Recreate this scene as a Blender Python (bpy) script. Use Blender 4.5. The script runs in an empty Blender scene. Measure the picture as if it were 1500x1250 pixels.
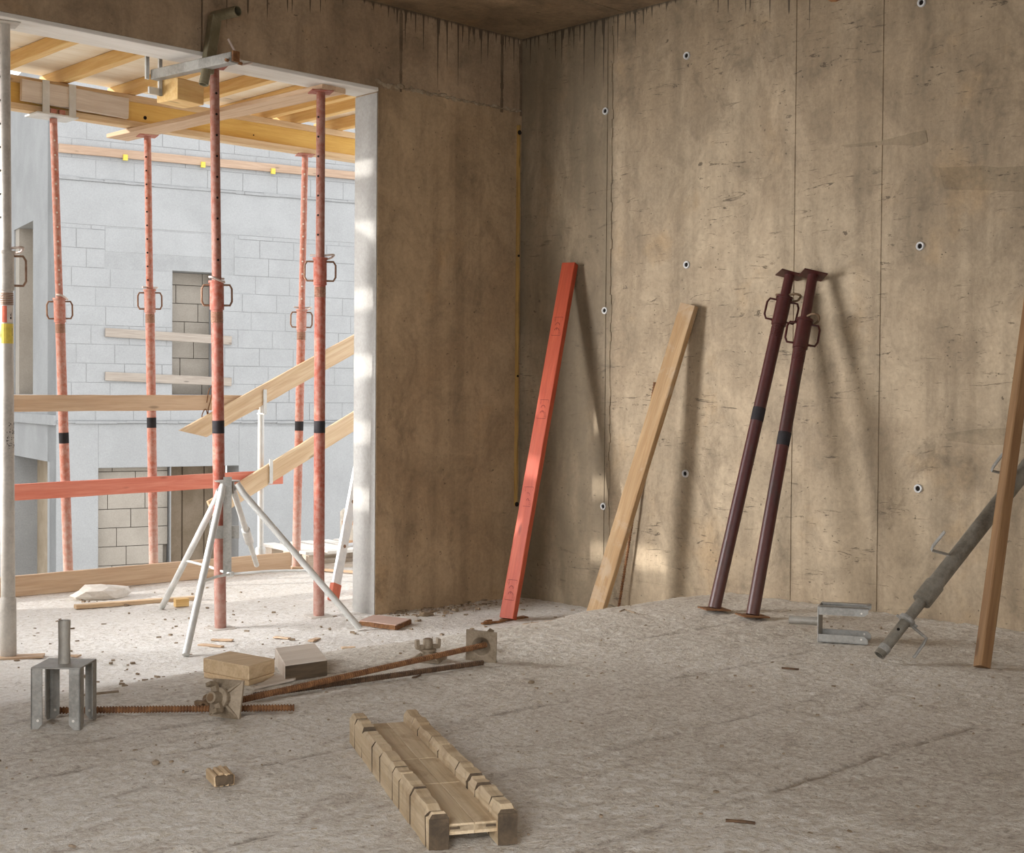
import bpy, bmesh, math, random
import numpy as np
from mathutils import Vector, Matrix

random.seed(7)
S = bpy.context.scene
COL = S.collection
V = Vector

# ------------------------------------------------------------------ camera
F_PX = 2037.6
CAM = V((-5.8057, -6.0542, 1.0))
FW = V((0.6882, 0.7253, -0.0195)).normalized()
_r = V((0.7252, -0.6884, 0.0076)); RT = (_r - FW * _r.dot(FW)).normalized()
UP = RT.cross(FW)
cam_data = bpy.data.cameras.new('camera')
cam_data.sensor_width = 36.0
cam_data.lens = 36.0 * F_PX / 1500.0
cam = bpy.data.objects.new('camera', cam_data)
COL.objects.link(cam)
cm = Matrix((RT, UP, -FW)).transposed().to_4x4(); cm.translation = CAM
cam.matrix_world = cm
S.camera = cam

# ------------------------------------------------------------------ world, sun, exposure
W = bpy.data.worlds.new('sky'); S.world = W; W.use_nodes = True
wb = W.node_tree.nodes['Background']
wb.inputs[0].default_value = (0.94, 0.965, 1.0, 1); wb.inputs[1].default_value = 2.1
sun_d = bpy.data.lights.new('sun', 'SUN'); sun_d.energy = 4.6; sun_d.angle = math.radians(0.7)
sun_d.color = (1.0, 0.97, 0.93)
sun = bpy.data.objects.new('sun', sun_d); COL.objects.link(sun)
SUN_DIR = V((1.0, -0.53, -0.28)).normalized()
sun.rotation_euler = SUN_DIR.to_track_quat('-Z', 'Y').to_euler()
sun.location = (-8, 5, 6)
S.view_settings.view_transform = 'Standard'; S.view_settings.look = 'None'
S.view_settings.gamma = 1.0; S.view_settings.use_curve_mapping = False
S.view_settings.exposure = 0.0
S.cycles.max_bounces = 10; S.cycles.diffuse_bounces = 6; S.cycles.glossy_bounces = 3
S.cycles.sample_clamp_indirect = 6.0


def window_light(name, loc, rot, sx, sy, power, col=(0.95, 0.965, 1.0), spread=180):
    d = bpy.data.lights.new(name, 'AREA'); d.shape = 'RECTANGLE'; d.size = sx; d.size_y = sy
    d.energy = power; d.color = col; d.spread = math.radians(spread)
    o = bpy.data.objects.new(name, d); COL.objects.link(o); o.location = loc; o.rotation_euler = rot
    return o


# daylight of the two other openings of the room (left of and behind the camera)
window_light('daylight_left_opening', (-7.3, -5.7, 1.7), V((4.0, 2.7, -1.6)).to_track_quat('-Z', 'Y').to_euler(), 2.0, 1.8, 27, spread=72)
window_light('daylight_rear_opening', (-4.2, -8.3, 1.6), (math.radians(58), 0, 0), 4.0, 2.0, 16)
window_light('daylight_main_opening', (-4.3, 0.95, 1.5), V((4.3, -2.9, -0.95)).to_track_quat('-Z', 'Y').to_euler(), 1.6, 1.5, 80, spread=76)


# ------------------------------------------------------------------ pixel helpers (1500x1250 photo -> point on a world plane)
def ray(px, py):
    return (FW * F_PX + RT * (px - 750) + UP * (625 - py)).normalized()


def at_z(px, py, z):
    d = ray(px, py); return CAM + d * ((z - CAM.z) / d.z)


def at_y(px, py, y):
    d = ray(px, py); return CAM + d * ((y - CAM.y) / d.y)


def at_x(px, py, x):
    d = ray(px, py); return CAM + d * ((x - CAM.x) / d.x)


# ------------------------------------------------------------------ node helper
class NT:
    def __init__(self, name):
        self.m = bpy.data.materials.new(name); self.m.use_nodes = True
        self.t = self.m.node_tree; self.b = self.t.nodes['Principled BSDF']
        self.geo = None; self.tc = None

    def put(self, sock, val):
        if isinstance(val, bpy.types.NodeSocket): self.t.links.new(val, sock)
        elif val is not None:
            if isinstance(val, tuple) and len(val) == 3 and sock.type == 'RGBA': val = val + (1,)
            sock.default_value = val

    def n(self, kind, ins=None, **at):
        nd = self.t.nodes.new(kind)
        for k, v in at.items(): setattr(nd, k, v)
        for k, v in (ins or {}).items(): self.put(nd.inputs[k], v)
        return nd

    def pos(self):
        if not self.geo: self.geo = self.n('ShaderNodeNewGeometry')
        return self.geo.outputs['Position']

    def obj(self):
        if not self.tc: self.tc = self.n('ShaderNodeTexCoord')
        return self.tc.outputs['Object']

    def rnd(self):
        return self.n('ShaderNodeObjectInfo').outputs['Random']

    def map(self, v, scale=(1, 1, 1), loc=(0, 0, 0)):
        return self.n('ShaderNodeMapping', {'Vector': v, 'Scale': scale, 'Location': loc}).outputs[0]

    def noise(self, v, scale=5.0, detail=4.0, rough=0.55, dist=0.0):
        return self.n('ShaderNodeTexNoise', {'Vector': v, 'Scale': scale, 'Detail': detail, 'Roughness': rough, 'Distortion': dist}).outputs[0]

    def vor(self, v, scale=5.0):
        return self.n('ShaderNodeTexVoronoi', {'Vector': v, 'Scale': scale}).outputs[0]

    def sep(self, v):
        return self.n('ShaderNodeSeparateXYZ', {0: v}).outputs

    def comb(self, x, y, z):
        return self.n('ShaderNodeCombineXYZ', {0: x, 1: y, 2: z}).outputs[0]

    def ramp(self, f, stops):
        nd = self.n('ShaderNodeValToRGB', {0: f}); cr = nd.color_ramp
        while len(cr.elements) < len(stops): cr.elements.new(0.5)
        for e, (p, c) in zip(cr.elements, stops):
            e.position = p; e.color = (c, c, c, 1) if isinstance(c, (int, float)) else tuple(c) + (1,)
        return nd.outputs[0]

    def mix(self, f, a, b, blend='MIX'):
        nd = self.n('ShaderNodeMix', data_type='RGBA', blend_type=blend)
        self.put(nd.inputs[0], f); self.put(nd.inputs[6], a); self.put(nd.inputs[7], b)
        return nd.outputs[2]

    def math(self, op, a, b=None, clamp=False):
        nd = self.n('ShaderNodeMath', operation=op, use_clamp=clamp)
        self.put(nd.inputs[0], a)
        if b is not None: self.put(nd.inputs[1], b)
        return nd.outputs[0]

    def step(self, v, lo, hi):
        nd = self.n('ShaderNodeMapRange', {0: v, 1: lo, 2: hi, 3: 0.0, 4: 1.0}, interpolation_type='SMOOTHSTEP')
        return nd.outputs[0]

    def bump(self, h, strength=0.4, dist=0.01):
        return self.n('ShaderNodeBump', {'Height': h, 'Strength': strength, 'Distance': dist}).outputs[0]

    def done(self, color, rough=0.8, metal=0.0, normal=None, spec=None):
        self.put(self.b.inputs['Base Color'], color); self.put(self.b.inputs['Roughness'], rough)
        self.put(self.b.inputs['Metallic'], metal)
        if normal is not None: self.put(self.b.inputs['Normal'], normal)
        if spec is not None: self.put(self.b.inputs['Specular IOR Level'], spec)
        return self.m


def concrete_inside(name, c_lo, c_hi, drips=True, top=3.16, scratches=True, strip=False):
    k = NT(name); p = k.pos(); s = k.sep(p)
    big = k.noise(p, 0.9, 5, 0.6, 0.4)
    col = k.mix(k.step(big, 0.34, 0.66), c_lo, c_hi)
    streak = k.noise(k.map(p, (5.5, 5.5, 0.35)), 1.0, 5, 0.6)
    col = k.mix(k.math('MULTIPLY', k.step(streak, 0.42, 0.68), 0.5), col, tuple(0.62 * c for c in c_lo))
    pale = k.noise(k.map(p, (1.6, 1.6, 0.6), (3, 1, 8)), 1.3, 6, 0.65, 0.6)
    col = k.mix(k.math('MULTIPLY', k.step(pale, 0.5, 0.72), 0.45), col, tuple(min(1, 1.25 * c) for c in c_hi))
    ochre = k.noise(p, 2.3, 4, 0.6)
    col = k.mix(k.math('MULTIPLY', k.step(ochre, 0.56, 0.72), 0.35), col, (c_hi[0] * 1.02, c_hi[1] * 0.85, c_hi[2] * 0.62))
    blot = k.noise(k.map(p, (1.5, 1.5, 1.0), (9, 2, 5)), 1.6, 7, 0.72, 0.8)
    col = k.mix(k.math('MULTIPLY', k.step(blot, 0.55, 0.72), 0.6), col, tuple(0.45 * c for c in c_lo))
    fine = k.noise(p, 42, 5, 0.75)
    col = k.mix(0.4, col, k.ramp(fine, [(0.3, 0.3), (0.5, 0.5), (0.72, 0.7)]), 'OVERLAY')
    mid = k.noise(k.map(p, (1, 1, 0.75)), 4.5, 8, 0.72, 1.0)
    col = k.mix(0.7, col, k.ramp(mid, [(0.3, 0.3), (0.52, 0.52), (0.74, 0.68)]), 'OVERLAY')
    if scratches:
        sc = k.noise(k.map(p, (6, 6, 34)), 1.0, 6, 0.76, 1.2)
        lim = k.noise(k.map(p, (1, 1, 1), (5, 5, 1)), 2.2, 3, 0.6)
        mk = k.math('MULTIPLY', k.step(sc, 0.59, 0.63), k.step(lim, 0.42, 0.56))
        col = k.mix(k.math('MULTIPLY', mk, 0.8), col, tuple(0.27 * c for c in c_lo))
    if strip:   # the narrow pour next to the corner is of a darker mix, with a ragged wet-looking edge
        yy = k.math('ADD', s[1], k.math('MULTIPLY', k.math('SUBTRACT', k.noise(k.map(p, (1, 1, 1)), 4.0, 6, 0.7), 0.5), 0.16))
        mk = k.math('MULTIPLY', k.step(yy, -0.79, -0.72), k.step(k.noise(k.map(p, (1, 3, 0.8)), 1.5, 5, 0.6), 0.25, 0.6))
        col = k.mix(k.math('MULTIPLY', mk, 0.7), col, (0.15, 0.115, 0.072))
    sp = k.noise(k.map(p, (20, 20, 30)), 1.0, 3, 0.6)
    col = k.mix(k.math('MULTIPLY', k.math('MULTIPLY', k.step(sp, 0.66, 0.7), k.step(k.noise(p, 3.0, 4, 0.6), 0.44, 0.6)), 0.75), col, tuple(0.25 * c for c in c_lo))
    pits = k.vor(k.n('ShaderNodeVectorMath', {0: p, 1: k.n('ShaderNodeVectorMath', {0: k.n('ShaderNodeTexNoise', {'Vector': p, 'Scale': 40.0}).outputs[1], 'Scale': 0.02}, operation='SCALE').outputs[0]}, operation='ADD').outputs[0], 26)
    pm = k.math('MULTIPLY', k.math('SUBTRACT', 1.0, k.step(pits, 0.07, 0.13)), k.step(k.noise(p, 7, 2), 0.52, 0.6))
    col = k.mix(k.math('MULTIPLY', pm, 0.75), col, tuple(0.22 * c for c in c_lo))
    if drips:
        h = k.math('ADD', s[0], s[1])
        n1 = k.noise(k.comb(h, 0.0, 0.0), 34, 1.5, 0.7)
        n2 = k.noise(k.comb(h, 7.0, 0.0), 1.9, 2, 0.5)
        ln = k.math('MULTIPLY', k.math('POWER', k.step(n1, 0.46, 0.84), 1.5), k.math('MULTIPLY', k.step(n2, 0.40, 0.58), 0.8))
        edge = k.math('ADD', k.math('SUBTRACT', s[2], top - 0.018), ln)
        drip = k.step(edge, 0.0, 0.02)
        col = k.mix(k.math('MULTIPLY', drip, 0.82), col, tuple(0.14 * c for c in c_lo))
    hgt = k.math('ADD', k.math('MULTIPLY', fine, 0.5), k.math('MULTIPLY', k.noise(p, 9, 5, 0.6), 0.9))
    hgt = k.math('SUBTRACT', hgt, k.math('MULTIPLY', pm, 0.8))
    return k.done(col, k.ramp(big, [(0.3, 0.62), (0.7, 0.85)]), 0, k.bump(hgt, 0.35, 0.006), 0.3)


def concrete_plain(name, c1, c2, scale=3.0, bump=0.3, grain=60):
    k = NT(name); p = k.pos()
    a = k.noise(p, scale, 6, 0.65, 0.3); f = k.noise(p, grain, 4, 0.7)
    col = k.mix(k.step(a, 0.32, 0.68), c1, c2)
    col = k.mix(0.3, col, k.ramp(f, [(0.3, 0.33), (0.7, 0.66)]), 'OVERLAY')
    return k.done(col, 0.88, 0, k.bump(k.math('ADD', a, k.math('MULTIPLY', f, 0.4)), bump, 0.006), 0.25)


def floor_material():
    k = NT('dusty_floor_concrete'); p = k.pos(); s = k.sep(p)
    a = k.noise(p, 0.8, 6, 0.62, 0.5); b = k.noise(k.map(p, (1.6, 4.2, 1)), 2.2, 6, 0.7, 0.4)
    g = k.noise(p, 38, 5, 0.75); g2 = k.noise(k.map(p, (30, 36, 20)), 1.0, 5, 0.72)
    col = k.mix(k.step(a, 0.3, 0.7), (0.565, 0.51, 0.43), (0.68, 0.63, 0.55))
    col = k.mix(k.math('MULTIPLY', k.step(b, 0.5, 0.7), 0.5), col, (0.36, 0.29, 0.215))
    # dust on the lower slab, paled further to carry the daylight by the opening
    low = k.math('SUBTRACT', 1.0, k.step(s[2], -0.16, -0.02))
    col = k.mix(k.math('MULTIPLY', low, 0.75), col, (0.72, 0.69, 0.645))
    att = k.n('ShaderNodeAttribute', attribute_name='groove').outputs['Fac']
    col = k.mix(k.math('MULTIPLY', k.math('MULTIPLY', att, k.step(k.noise(p, 5, 4, 0.7), 0.36, 0.56)), 0.8), col, (0.19, 0.135, 0.085))
    spots = k.math('MULTIPLY', k.step(g2, 0.56, 0.66), k.step(k.noise(p, 1.7, 4, 0.6), 0.36, 0.6))
    fl = k.noise(k.map(p, (45, 80, 40)), 1.0, 3, 0.6)
    col = k.mix(k.math('MULTIPLY', k.step(fl, 0.6, 0.66), 0.5), col, (0.24, 0.185, 0.13))
    col = k.mix(k.math('MULTIPLY', spots, 0.55), col, (0.23, 0.17, 0.115))
    col = k.mix(0.75, col, k.ramp(g, [(0.3, 0.2), (0.5, 0.5), (0.72, 0.76)]), 'OVERLAY')
    hgt = k.math('ADD', k.math('MULTIPLY', g, 0.9), k.math('MULTIPLY', g2, 0.7))
    return k.done(col, 0.66, 0, k.bump(hgt, 0.9, 0.01), 0.4)


def wood(name, c1, c2, dark=None, grain=1.0, rough=0.72, stain=0.0, stain_col=(0.1, 0.07, 0.04)):
    k = NT(name); o = k.obj(); r = k.rnd()
    o2 = k.n('ShaderNodeVectorMath', {0: o, 1: k.comb(k.math('MULTIPLY', r, 13.0), k.math('MULTIPLY', r, 5.0), 0.0)}, operation='ADD').outputs[0]
    g = k.noise(k.map(o2, (1.6, 26 * grain, 26 * grain)), 1.0, 6, 0.65, 0.6)
    g2 = k.noise(k.map(o2, (5, 120, 120)), 1.0, 3, 0.6)
    col = k.mix(k.step(g, 0.32, 0.68), c1, c2)
    col = k.mix(0.3, col, k.ramp(g2, [(0.3, 0.3), (0.7, 0.68)]), 'OVERLAY')
    kn = k.vor(k.map(o2, (2.4, 9, 9)), 1.0)
    col = k.mix(k.math('MULTIPLY', k.math('SUBTRACT', 1.0, k.step(kn, 0.05, 0.12)), 0.65), col, dark or tuple(0.4 * c for c in c1))
    if stain:
        st = k.noise(o2, 5, 6, 0.7, 0.5)
        col = k.mix(k.math('MULTIPLY', k.step(st, 0.5, 0.66), stain), col, stain_col)
    return k.done(col, rough, 0, k.bump(k.math('ADD', g, g2), 0.25, 0.003), 0.3)


def painted_steel(name, paint, dust, rust, dust_amt=0.5, rust_amt=0.3, gloss=0.7, spec=0.22):
    k = NT(name); o = k.obj(); p = k.pos(); z = k.sep(p)[2]
    n = k.noise(k.map(p, (9, 9, 3)), 1.0, 6, 0.7, 0.3); f = k.noise(p, 34, 5, 0.7)
    col = k.mix(k.math('MULTIPLY', k.step(n, 0.5, 0.7), rust_amt), paint, rust)
    d = k.math('ADD', k.math('MULTIPLY', k.step(f, 0.32, 0.68), dust_amt), k.math('MULTIPLY', k.math('SUBTRACT', 1.0, k.step(z, -0.2, 0.55)), 0.5), True)
    col = k.mix(d, col, dust)
    return k.done(col, gloss, 0.0, k.bump(f, 0.25, 0.002), spec)


def metal(name, c1, c2, rough=0.5, metalness=0.75, scale=12, bump=0.2, dust=None, dust_amt=0.3):
    k = NT(name); o = k.obj()
    n = k.noise(o, scale, 5, 0.7, 0.3); f = k.noise(o, 90, 3, 0.7)
    col = k.mix(k.step(n, 0.35, 0.65), c1, c2)
    if dust: col = k.mix(k.math('MULTIPLY', k.step(f, 0.4, 0.65), dust_amt), col, dust)
    return k.done(col, k.ramp(n, [(0.3, rough - 0.1), (0.7, rough + 0.15)]), metalness, k.bump(k.math('ADD', n, f), bump, 0.002), 0.4)


def plain(name, c, rough=0.7, metalness=0.0):
    k = NT(name); n = k.noise(k.obj(), 30, 4, 0.6)
    return k.done(k.mix(k.step(n, 0.3, 0.7), tuple(0.88 * x for x in c), tuple(min(1, 1.1 * x) for x in c)), rough, metalness, None, 0.15)


M = {}
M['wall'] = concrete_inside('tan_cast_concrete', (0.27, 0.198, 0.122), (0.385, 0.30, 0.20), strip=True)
M['pier'] = concrete_inside('brown_cast_concrete', (0.29, 0.195, 0.11), (0.38, 0.27, 0.16), drips=False, scratches=False)
M['lintel'] = concrete_inside('lintel_cast_concrete', (0.28, 0.195, 0.12), (0.36, 0.26, 0.165), scratches=False)
M['patch'] = concrete_inside('repair_mortar', (0.225, 0.165, 0.10), (0.31, 0.24, 0.155), drips=False)
M['jamb'] = concrete_plain('jamb_concrete_lit_tone', (0.32, 0.305, 0.28), (0.41, 0.395, 0.365), 2.0, 0.2)  # pier concrete made paler, bright daylight on the jamb put into colour
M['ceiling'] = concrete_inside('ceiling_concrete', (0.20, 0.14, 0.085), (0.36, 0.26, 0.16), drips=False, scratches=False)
M['shell'] = concrete_plain('room_concrete', (0.42, 0.32, 0.22), (0.5, 0.4, 0.29))
M['joint'] = concrete_plain('crumbly_joint_mortar', (0.20, 0.145, 0.09), (0.36, 0.29, 0.2), 14, 0.8)
M['groove'] = concrete_plain('grimy_joint', (0.10, 0.07, 0.042), (0.17, 0.12, 0.075), 8)
M['floor'] = floor_material()
M['facade'] = concrete_plain('pale_facade_concrete', (0.35, 0.35, 0.345), (0.395, 0.395, 0.39), 1.1, 0.2)
M['block'] = concrete_plain('pale_block', (0.355, 0.355, 0.35), (0.39, 0.39, 0.385), 2.2, 0.15)
M['far_board'] = wood('far_weathered_board', (0.34, 0.285, 0.235), (0.42, 0.36, 0.30))
M['far_strip'] = wood('far_orange_strip', (0.40, 0.27, 0.185), (0.48, 0.34, 0.24))
M['side_wall'] = concrete_plain('sun_offset_side_concrete', (0.30, 0.30, 0.295), (0.36, 0.36, 0.355), 1.1, 0.2)  # facade concrete darkened in colour to offset the sun on this face
M['mortar'] = concrete_plain('block_joint', (0.325, 0.325, 0.32), (0.36, 0.36, 0.355), 6)
M['tanblock'] = concrete_plain('tan_block', (0.34, 0.30, 0.25), (0.40, 0.355, 0.30), 2.2, 0.15)
M['tanjoint'] = concrete_plain('tan_block_joint', (0.28, 0.245, 0.20), (0.33, 0.29, 0.24), 6)
M['browndoor'] = concrete_plain('brown_infill', (0.20, 0.15, 0.10), (0.27, 0.21, 0.15), 3)
M['brownwall'] = concrete_plain('brown_passage_wall', (0.33, 0.26, 0.18), (0.42, 0.34, 0.25), 2)
M['ground'] = concrete_plain('site_ground', (0.5, 0.47, 0.42), (0.6, 0.57, 0.52), 1.0)
M['pine'] = wood('fresh_pine', (0.60, 0.42, 0.25), (0.72, 0.55, 0.36))
M['rail'] = wood('brown_rail_pine', (0.52, 0.35, 0.22), (0.62, 0.45, 0.30))
M['tanplank'] = wood('tan_plank', (0.32, 0.19, 0.085), (0.41, 0.27, 0.14), stain=0.55, stain_col=(0.43, 0.335, 0.235))
M['stud'] = wood('orange_brown_stud', (0.19, 0.098, 0.042), (0.26, 0.148, 0.066))
M['redwood'] = wood('red_painted_plank', (0.34, 0.050, 0.020), (0.44, 0.085, 0.036), grain=0.6, rough=0.5)
M['redrail'] = wood('glare_paled_red_plank', (0.66, 0.20, 0.13), (0.76, 0.30, 0.21), grain=0.6)  # red paled in colour to stand in for outdoor glare
M['yellow'] = wood('yellow_beam_web', (0.62, 0.36, 0.085), (0.74, 0.48, 0.14), grain=0.4)
M['flange'] = wood('beam_flange_pine', (0.58, 0.40, 0.22), (0.70, 0.52, 0.32))
M['joist'] = wood('orange_joist', (0.66, 0.41, 0.15), (0.76, 0.53, 0.24))
M['deck'] = wood('pale_deck_ply', (0.80, 0.70, 0.54), (0.88, 0.80, 0.66), grain=0.4)
M['soffit'] = wood('pale_soffit_board', (0.66, 0.62, 0.56), (0.76, 0.73, 0.68), grain=0.4)
M['aged'] = wood('aged_box_wood', (0.47, 0.345, 0.205), (0.62, 0.49, 0.325), stain=0.5, stain_col=(0.27, 0.17, 0.085))
M['endgrain'] = wood('dark_end_grain', (0.06, 0.042, 0.026), (0.12, 0.082, 0.048))
M['block_wood'] = wood('offcut_wood', (0.50, 0.35, 0.2), (0.62, 0.46, 0.28), stain=0.3, stain_col=(0.34, 0.22, 0.11))
M['grey_wood'] = wood('greyed_offcut', (0.56, 0.47, 0.38), (0.66, 0.58, 0.49), grain=0.7)
M['ply_red'] = wood('pinkish_form_ply', (0.50, 0.33, 0.26), (0.58, 0.42, 0.35), grain=0.4)
M['yellow_strip'] = wood('ochre_strip', (0.30, 0.18, 0.05), (0.42, 0.26, 0.08), stain=0.5, stain_col=(0.2, 0.13, 0.06))
M['prop_red'] = painted_steel('dusty_red_prop_paint', (0.31, 0.07, 0.04), (0.46, 0.30, 0.245), (0.22, 0.09, 0.05), 0.45, 0.4)
M['prop_far'] = painted_steel('glare_paled_prop_paint', (0.42, 0.135, 0.085), (0.55, 0.39, 0.33), (0.34, 0.17, 0.11), 0.6, 0.3)  # paint and dust tone paled to stand in for lens glare outdoors
M['inner_red'] = painted_steel('dusty_inner_tube', (0.27, 0.095, 0.06), (0.45, 0.32, 0.27), (0.24, 0.10, 0.06), 0.4, 0.5)
M['prop_dark'] = painted_steel('dark_red_prop_paint', (0.055, 0.009, 0.007), (0.13, 0.07, 0.05), (0.03, 0.016, 0.011), 0.1, 0.8, 0.42, 0.4)
M['band'] = plain('black_label_band', (0.03, 0.027, 0.028), 0.85)
M['hole'] = plain('dark_hole', (0.015, 0.012, 0.010), 0.9)
M['rust_loop'] = metal('rusty_loop', (0.20, 0.10, 0.055), (0.32, 0.20, 0.13), 0.65, 0.3)
M['pale_pin'] = metal('pale_zinc_pin', (0.52, 0.42, 0.36), (0.62, 0.52, 0.46), 0.6, 0.3)
M['galv'] = metal('galvanised_steel', (0.23, 0.22, 0.195), (0.35, 0.34, 0.31), 0.5, 0.4, 9, 0.2, (0.5, 0.45, 0.39), 0.25)
M['galv_pale'] = metal('pale_galvanised_steel', (0.56, 0.56, 0.53), (0.68, 0.68, 0.65), 0.55, 0.3, 9, 0.2, (0.62, 0.58, 0.52), 0.3)
M['galv_dark'] = metal('dull_galvanised_steel', (0.27, 0.25, 0.215), (0.40, 0.375, 0.325), 0.55, 0.3, 9, 0.25, (0.40, 0.34, 0.27), 0.25)
M['galv_deep'] = metal('grimy_galvanised_steel', (0.13, 0.115, 0.09), (0.24, 0.22, 0.18), 0.5, 0.4, 9, 0.25, (0.33, 0.28, 0.21), 0.25)
M['galv_olive'] = metal('olive_zinc_steel', (0.17, 0.145, 0.085), (0.27, 0.235, 0.15), 0.5, 0.5, 8, 0.15)
M['grey_prop'] = metal('dusty_grey_prop', (0.42, 0.38, 0.33), (0.56, 0.52, 0.46), 0.65, 0.2, 7, 0.25, (0.62, 0.56, 0.49), 0.4)
M['rust'] = metal('rusted_bar', (0.14, 0.06, 0.025), (0.28, 0.135, 0.055), 0.75, 0.25, 30, 0.4)
M['rust_dark'] = metal('dark_rusted_bar', (0.07, 0.04, 0.022), (0.15, 0.085, 0.045), 0.75, 0.25, 30, 0.4)
M['cast'] = metal('dusty_cast_iron', (0.20, 0.15, 0.095), (0.31, 0.245, 0.17), 0.6, 0.3, 14, 0.35, (0.42, 0.34, 0.25), 0.3)
M['cast_dark'] = metal('rusty_cast_iron', (0.16, 0.10, 0.055), (0.26, 0.175, 0.1), 0.75, 0.25, 16, 0.4)
M['alu'] = metal('ladder_aluminium', (0.60, 0.62, 0.64), (0.72, 0.73, 0.74), 0.5, 0.4)
M['plastic'] = plain('pale_plastic_sleeve', (0.55, 0.54, 0.52), 0.6)
M['stk_yellow'] = plain('yellow_sticker', (0.72, 0.55, 0.10), 0.5)
M['stk_red'] = plain('red_sticker', (0.66, 0.16, 0.10), 0.5)
M['stk_white'] = plain('white_sticker', (0.70, 0.62, 0.55), 0.5)
M['ink'] = plain('black_ink', (0.03, 0.025, 0.025), 0.7)
M['stamp'] = plain('dark_red_stamp_ink', (0.16, 0.03, 0.02), 0.7)
M['rubber'] = plain('red_rubber_foot', (0.55, 0.17, 0.11), 0.7)
M['sack'] = plain('cream_paper', (0.72, 0.67, 0.58), 0.8)
M['orange'] = plain('orange_print', (0.66, 0.42, 0.26), 0.7)
M['chip'] = concrete_plain('chip_brown', (0.2, 0.145, 0.09), (0.32, 0.245, 0.17), 20)
M['cement'] = concrete_plain('cement_lump', (0.62, 0.58, 0.52), (0.72, 0.68, 0.62), 14, 0.6)


# ------------------------------------------------------------------ mesh helpers
def B(): return bmesh.new()


def emit(bm, name, mat, parent=None, M4=None, smooth=False, recalc=True):
    if recalc: bmesh.ops.recalc_face_normals(bm, faces=bm.faces)
    me = bpy.data.meshes.new(name); bm.to_mesh(me); bm.free()
    for mm in (mat if isinstance(mat, list) else [mat]): me.materials.append(mm)
    if smooth:
        me.polygons.foreach_set('use_smooth', [True] * len(me.polygons))
        try: me.set_sharp_from_angle(angle=math.radians(40))
        except Exception: pass
    o = bpy.data.objects.new(name, me); COL.objects.link(o)
    if parent is not None: o.parent = parent
    if M4 is not None:
        if parent is not None: o.matrix_local = M4
        else: o.matrix_world = M4
    return o


def tag(o, label=None, cat=None, group=None, kind=None):
    if label: o['label'] = label
    if cat: o['category'] = cat
    if group: o['group'] = group
    if kind: o['kind'] = kind
    return o


def root(name, label=None, cat=None, M4=None, group=None, kind=None):
    o = bpy.data.objects.new(name, None); COL.objects.link(o); o.empty_display_size = 0.1
    if M4 is not None: o.matrix_world = M4
    return tag(o, label, cat, group, kind)


def T(x, y=None, z=None):
    v = V(x) if y is None else V((x, y, z))
    return Matrix.Translation(v)


def RZ(a): return Matrix.Rotation(a, 4, 'Z')


def frame(p0, p1, hint=(0, 0, 1), axis='X'):
    """matrix whose given axis runs p0->p1; third axis near hint"""
    p0 = V(p0); d = (V(p1) - p0).normalized(); h = V(hint)
    h = (h - d * h.dot(d)).normalized()
    if axis == 'X': x = d; z = h; y = z.cross(x)
    else: z = d; x = h; y = z.cross(x)
    m = Matrix((x, y, z)).transposed().to_4x4(); m.translation = p0
    return m


def box(bm, lo, hi, m=None, bev=0.0):
    c = [(lo[i] + hi[i]) / 2 for i in range(3)]; s = [abs(hi[i] - lo[i]) for i in range(3)]
    mt = Matrix.Translation(c) @ Matrix.Diagonal((*s, 1))
    r = bmesh.ops.create_cube(bm, size=1.0, matrix=(m @ mt) if m is not None else mt)
    if bev:
        ed = {e for v in r['verts'] for e in v.link_edges}
        bmesh.ops.bevel(bm, geom=list(ed), offset=bev, segments=1, affect='EDGES')


def cyl(bm, p0, p1, r0, r1=None, n=14, m=None, caps=True):
    p0 = V(p0); p1 = V(p1); r1 = r0 if r1 is None else r1
    f = frame(p0, p1, (0.3, 0.9, 0.2) if abs((p1 - p0).normalized().z) > 0.9 else (0, 0, 1), 'Z')
    L = (p1 - p0).length
    a = []; b = []
    for i in range(n):
        t = 2 * math.pi * i / n
        va = f @ V((r0 * math.cos(t), r0 * math.sin(t), 0)); vb = f @ V((r1 * math.cos(t), r1 * math.sin(t), L))
        if m is not None: va = m @ va; vb = m @ vb
        a.append(bm.verts.new(va)); b.append(bm.verts.new(vb))
    for i in range(n):
        j = (i + 1) % n; bm.faces.new((a[i], a[j], b[j], b[i]))
    if caps: bm.faces.new(a[::-1]); bm.faces.new(b)


def lathe(bm, prof, n=16, m=None, closed=False):
    """prof: list of (r, z)"""
    rings = []
    for r, z in prof:
        ring = []
        for i in range(n):
            t = 2 * math.pi * i / n; v = V((r * math.cos(t), r * math.sin(t), z))
            ring.append(bm.verts.new(m @ v if m is not None else v))
        rings.append(ring)
    for a, b in zip(rings[:-1], rings[1:]):
        for i in range(n):
            j = (i + 1) % n; bm.faces.new((a[i], a[j], b[j], b[i]))
    if closed:
        a, b = rings[-1], rings[0]
        for i in range(n):
            j = (i + 1) % n; bm.faces.new((a[i], a[j], b[j], b[i]))
    else:
        bm.faces.new(rings[0][::-1]); bm.faces.new(rings[-1])


def pipe(bm, p0, p1, ro, ri, n=16, m=None, deep=0.12):
    """open tube with a dark bore"""
    f = frame(p0, p1, (0.3, 0.9, 0.2), 'Z'); L = (V(p1) - V(p0)).length; d = min(deep, L * 0.45)
    mm = f if m is None else m @ f
    lathe(bm, [(ri, d), (ri, 0), (ro, 0), (ro, L), (ri, L), (ri, L - d)], n, mm)


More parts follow.
